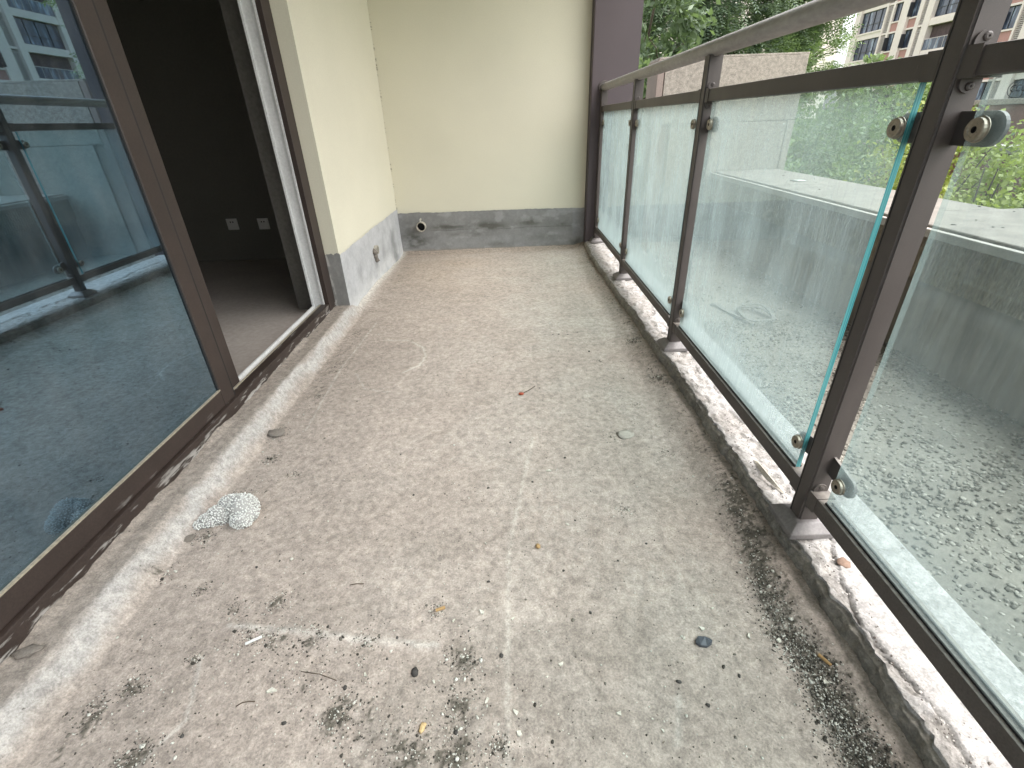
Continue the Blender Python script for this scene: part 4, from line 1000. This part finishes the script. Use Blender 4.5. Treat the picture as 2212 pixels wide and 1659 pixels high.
tag(shard(.386, .626, [(-.017, .006), (-.010, .013), (.004, .010), (.012, .009), (.018, .002), (.014, -.005), (.002, -.011), (-.012, -.009), (-.019, -.002)], .004, M['shard'], ""), "slate blue broken shard lying on the right of the floor", "shard")
chip("dark_pebble", -.230, .579, .0085, M['pebdark'], "roundest dark brown pebble left of the tan seed", "pebble", .6, 1.1, .3, 2)
chip("dirt_clod", -.905, 1.478, .024, M['clod'], "flat dark dirt clod beside the whitewashed ledge", "clod", .35, 1.3, .2, 3)
chip("dirt_clod", -1.028, .600, .016, M['clod'], "small grey dirt clod on the ledge under the door frame", "clod", .4, 1.7, .3, 4)
chip("dirt_clod", -.935, .965, .014, M['clod'], "small brown dirt clod left of the polystyrene lump", "clod", .4, 1.4, .6, 5)
chip("cement_flake", .387, 1.411, .024, M['flake'], "flat pale cement flake stuck to the right of the floor", "flake", .12, 1.4, .4, 6)
chip("brown_seed", .043, .905, .0075, M['filter'], "small round brown seed in the middle of the floor", "seed", .8, 1.0, .2, 7)
bud = empty("red_bud", (.021, 1.721, fz(.021, 1.721))); tag(bud, "tiny red bud with a thin stem on the floor", "bud")
z_ = fz(.021, 1.721); bm = bmesh.new(); bmesh.ops.create_icosphere(bm, subdivisions=2, radius=1, matrix=Matrix.Translation((.017, 1.715, z_+.006)) @ Matrix.Diagonal((.012, .008, .006, 1))); obj("bud", bm, M['red'], bud, True)
bm = bmesh.new(); tube(bm, [(.025, 1.720, z_+.006), (.050, 1.745, z_+.004), (.078, 1.782, z_+.003)], .0014, 5); obj("stem", bm, M['twig'], bud)
def twig(pts, r, lab, m='twig'):
    p = [(x, y, fz(x, y)+r*1.2) for x, y in pts]; bm = bmesh.new(); tube(bm, p, r, 5); tag(obj("twig", bm, M[m]), lab, "twig")
twig([(-.575, .520), (-.566, .527), (-.553, .529), (-.541, .528)], .0011, "short curved dark twig near the lower left of the floor")
twig([(-.430, .797), (-.415, .801), (-.396, .800)], .0011, "thin dark twig left of the middle cigarette butt")
twig([(-.47, .585), (-.43, .580), (-.39, .566)], .0008, "thin hair-like fibre across the dark grit patches")
tag(strap([(-.618, .648, fz(-.6, .655)+.001), (-.603, .655, fz(-.6, .655)+.003), (-.588, .664, fz(-.6, .655)+.002)], .006, .002, "plastic_sliver", M['foam']), "pale sliver of plastic on the left dirt patches", "sliver")
# peeled strip standing up on the kerb
bm = bmesh.new(); L_ = []
for k in range(12):
    t = k/11; x = .716+.012*t+.012*math.sin(PI*t)*-1; y = 1.155-.145*t; zz = -.930
    h_ = .013*math.sin(PI*min(1, t*1.02+.02))+.001
    L_.append([bm.verts.new((x, y, zz)), bm.verts.new((x+.006, y-.002, zz+h_)), bm.verts.new((x+.009, y-.002, zz+h_)), bm.verts.new((x+.004, y, zz))])
for a, b in zip(L_[:-1], L_[1:]):
    for k in range(4): bm.faces.new((a[k], a[(k+1) % 4], b[(k+1) % 4], b[k]))
bmesh.ops.recalc_face_normals(bm, faces=bm.faces[:])
tag(obj("peeled_strip", bm, M['strip']), "curled strip of peeled cement on the kerb beyond the nearest post", "strip")
chip("rusty_stone", .752, .770, .013, M['rusty'], "flat rusty stone on the kerb just below the nearest post", "stone", .3, 1.3, .5, 31, z=-.934)

# countable pebbles and chips, then the grit nobody could count
rp = np.random.default_rng(17)
DARKP = [(.237,2.334),(.20,2.336),(.275,2.334),(.33,2.35),(.21,2.12),(.36,2.12),(-.42,1.33),(-.03,1.38),(-.10,1.15),(.16,1.0),(.04,1.16),(-.32,1.13),(.52,1.05),(.33,.905),(-.70,.86),(-.08,.80),(-.28,.665),(-.12,.66),(-.05,.61),(-.30,.60),(-.36,.545),(-.14,.475),(-.46,.485),(-.65,.47),(-.24,.40),(.16,.715),(.44,.565),(.30,.545),(.36,.50),(.10,.83),(.25,.86)]
LIGHTP = [(.304,1.027),(.47,1.12),(.14,.98),(-.56,1.02),(-.20,.80),(-.10,.93),(-.155,.69),(-.09,.72),(-.02,.70),(-.33,.585),(-.48,.60),(-.52,.545),(-.19,.56),(-.08,.53),(-.03,.50),(-.06,.47),(-.02,.455),(.40,.655),(.355,.64),(.48,.645),(.44,.70),(.34,1.09),(.10,1.22),(-.62,.885),(.05,.56),(.02,.52),(.08,.60),(.55,.62),(.58,.70),(.60,.54),(.18,.50),(.24,.47),(-.72,.55),(-.55,.42)]
for i, (x, y) in enumerate(DARKP):
    s_ = rp.uniform(.0020, .0042); chip("dark_pebble", x+rp.uniform(-.01, .01), y+rp.uniform(-.01, .01), s_, M['pebdark'], "small dark crumb scattered on the concrete floor", "pebble", .65, rp.uniform(1, 1.5), rp.uniform(0, 3), 100+i, grp="dark crumbs scattered on the floor")
for i, (x, y) in enumerate(LIGHTP):
    k_ = rp.integers(4, 7); s_ = rp.uniform(.0030, .0062); an = np.sort(rp.uniform(0, 2*PI, k_)); el = rp.uniform(1, 1.8)
    ps = [(s_*el*math.cos(a)*rp.uniform(.75, 1.2), s_*math.sin(a)*rp.uniform(.75, 1.2)) for a in an]
    o = shard(x+rp.uniform(-.01, .01), y+rp.uniform(-.01, .01), ps, s_*.35, M['peblight'], "", rp.uniform(0, 3)); o.name = "pale_chip"
    tag(o, "small pale angular chip of plaster scattered on the concrete floor", "chip", "pale plaster chips scattered on the floor")
M['grit'] = attrmat("grit", fine=300, bstr=.1, speck=False)
gp = []
for (x, y, r, s) in DIRT:
    n = int(150*s*(r/.03)); gp.append(np.stack([rp.normal(x, r*.75, n), rp.normal(y, r*.75, n)], -1))
kp = np.array(KSTRIP); n = 4600; t = rp.random(n)**.8*(len(kp)-1.01); i = t.astype(int); fr2 = (t-i)[:, None]
q = kp[i]*(1-fr2)+kp[i+1]*fr2; gp.append(q+rp.normal(size=(n, 2))*np.array([.023, .02]))
n = 2600; gp.append(np.stack([rp.uniform(-.85, .62, n), .33+2.2*rp.random(n)**2.2], -1))
n = 260; gp.append(np.stack([rp.normal(-.88, .03, n), rp.uniform(.5, 2.6, n)], -1))
n = 200; gp.append(np.stack([rp.normal(.57, .03, n), rp.uniform(1.0, 3.6, n)], -1))
gp = np.concatenate(gp); gp = gp[(gp[:, 0] < .645) & (gp[:, 0] > -.97) & (gp[:, 1] > .25)]
n = len(gp); sz = rp.uniform(.0007, .0021, n)*(1+1.2*(rp.random(n) < .05))
lt = rp.random(n); gcol = np.where((lt < .30)[:, None], np.array([[.56, .55, .49]]), np.where((lt < .62)[:, None], np.array([[.16, .145, .12]]), np.array([[.055, .05, .042]])))
tag(scatter("grit", np.stack([gp[:, 0], gp[:, 1], fzv(gp[:, 0], gp[:, 1])+.0006], -1), sz, M['grit'], flat=.6, cols=gcol, jit=.35), kind='stuff')
n = 1300; ky = .3+2.6*rp.random(n)**1.5; kx_ = .70+rp.random(n)**1.3*.11
kc = np.where((rp.random(n) < .55)[:, None], np.array([[.50, .47, .43]]), np.array([[.12, .10, .085]]))
tag(scatter("grit", np.stack([kx_, ky, np.full(n, -.9325)], -1), rp.uniform(.0009, .003, n), M['grit'], flat=.5, cols=kc, jit=.35), kind='stuff')
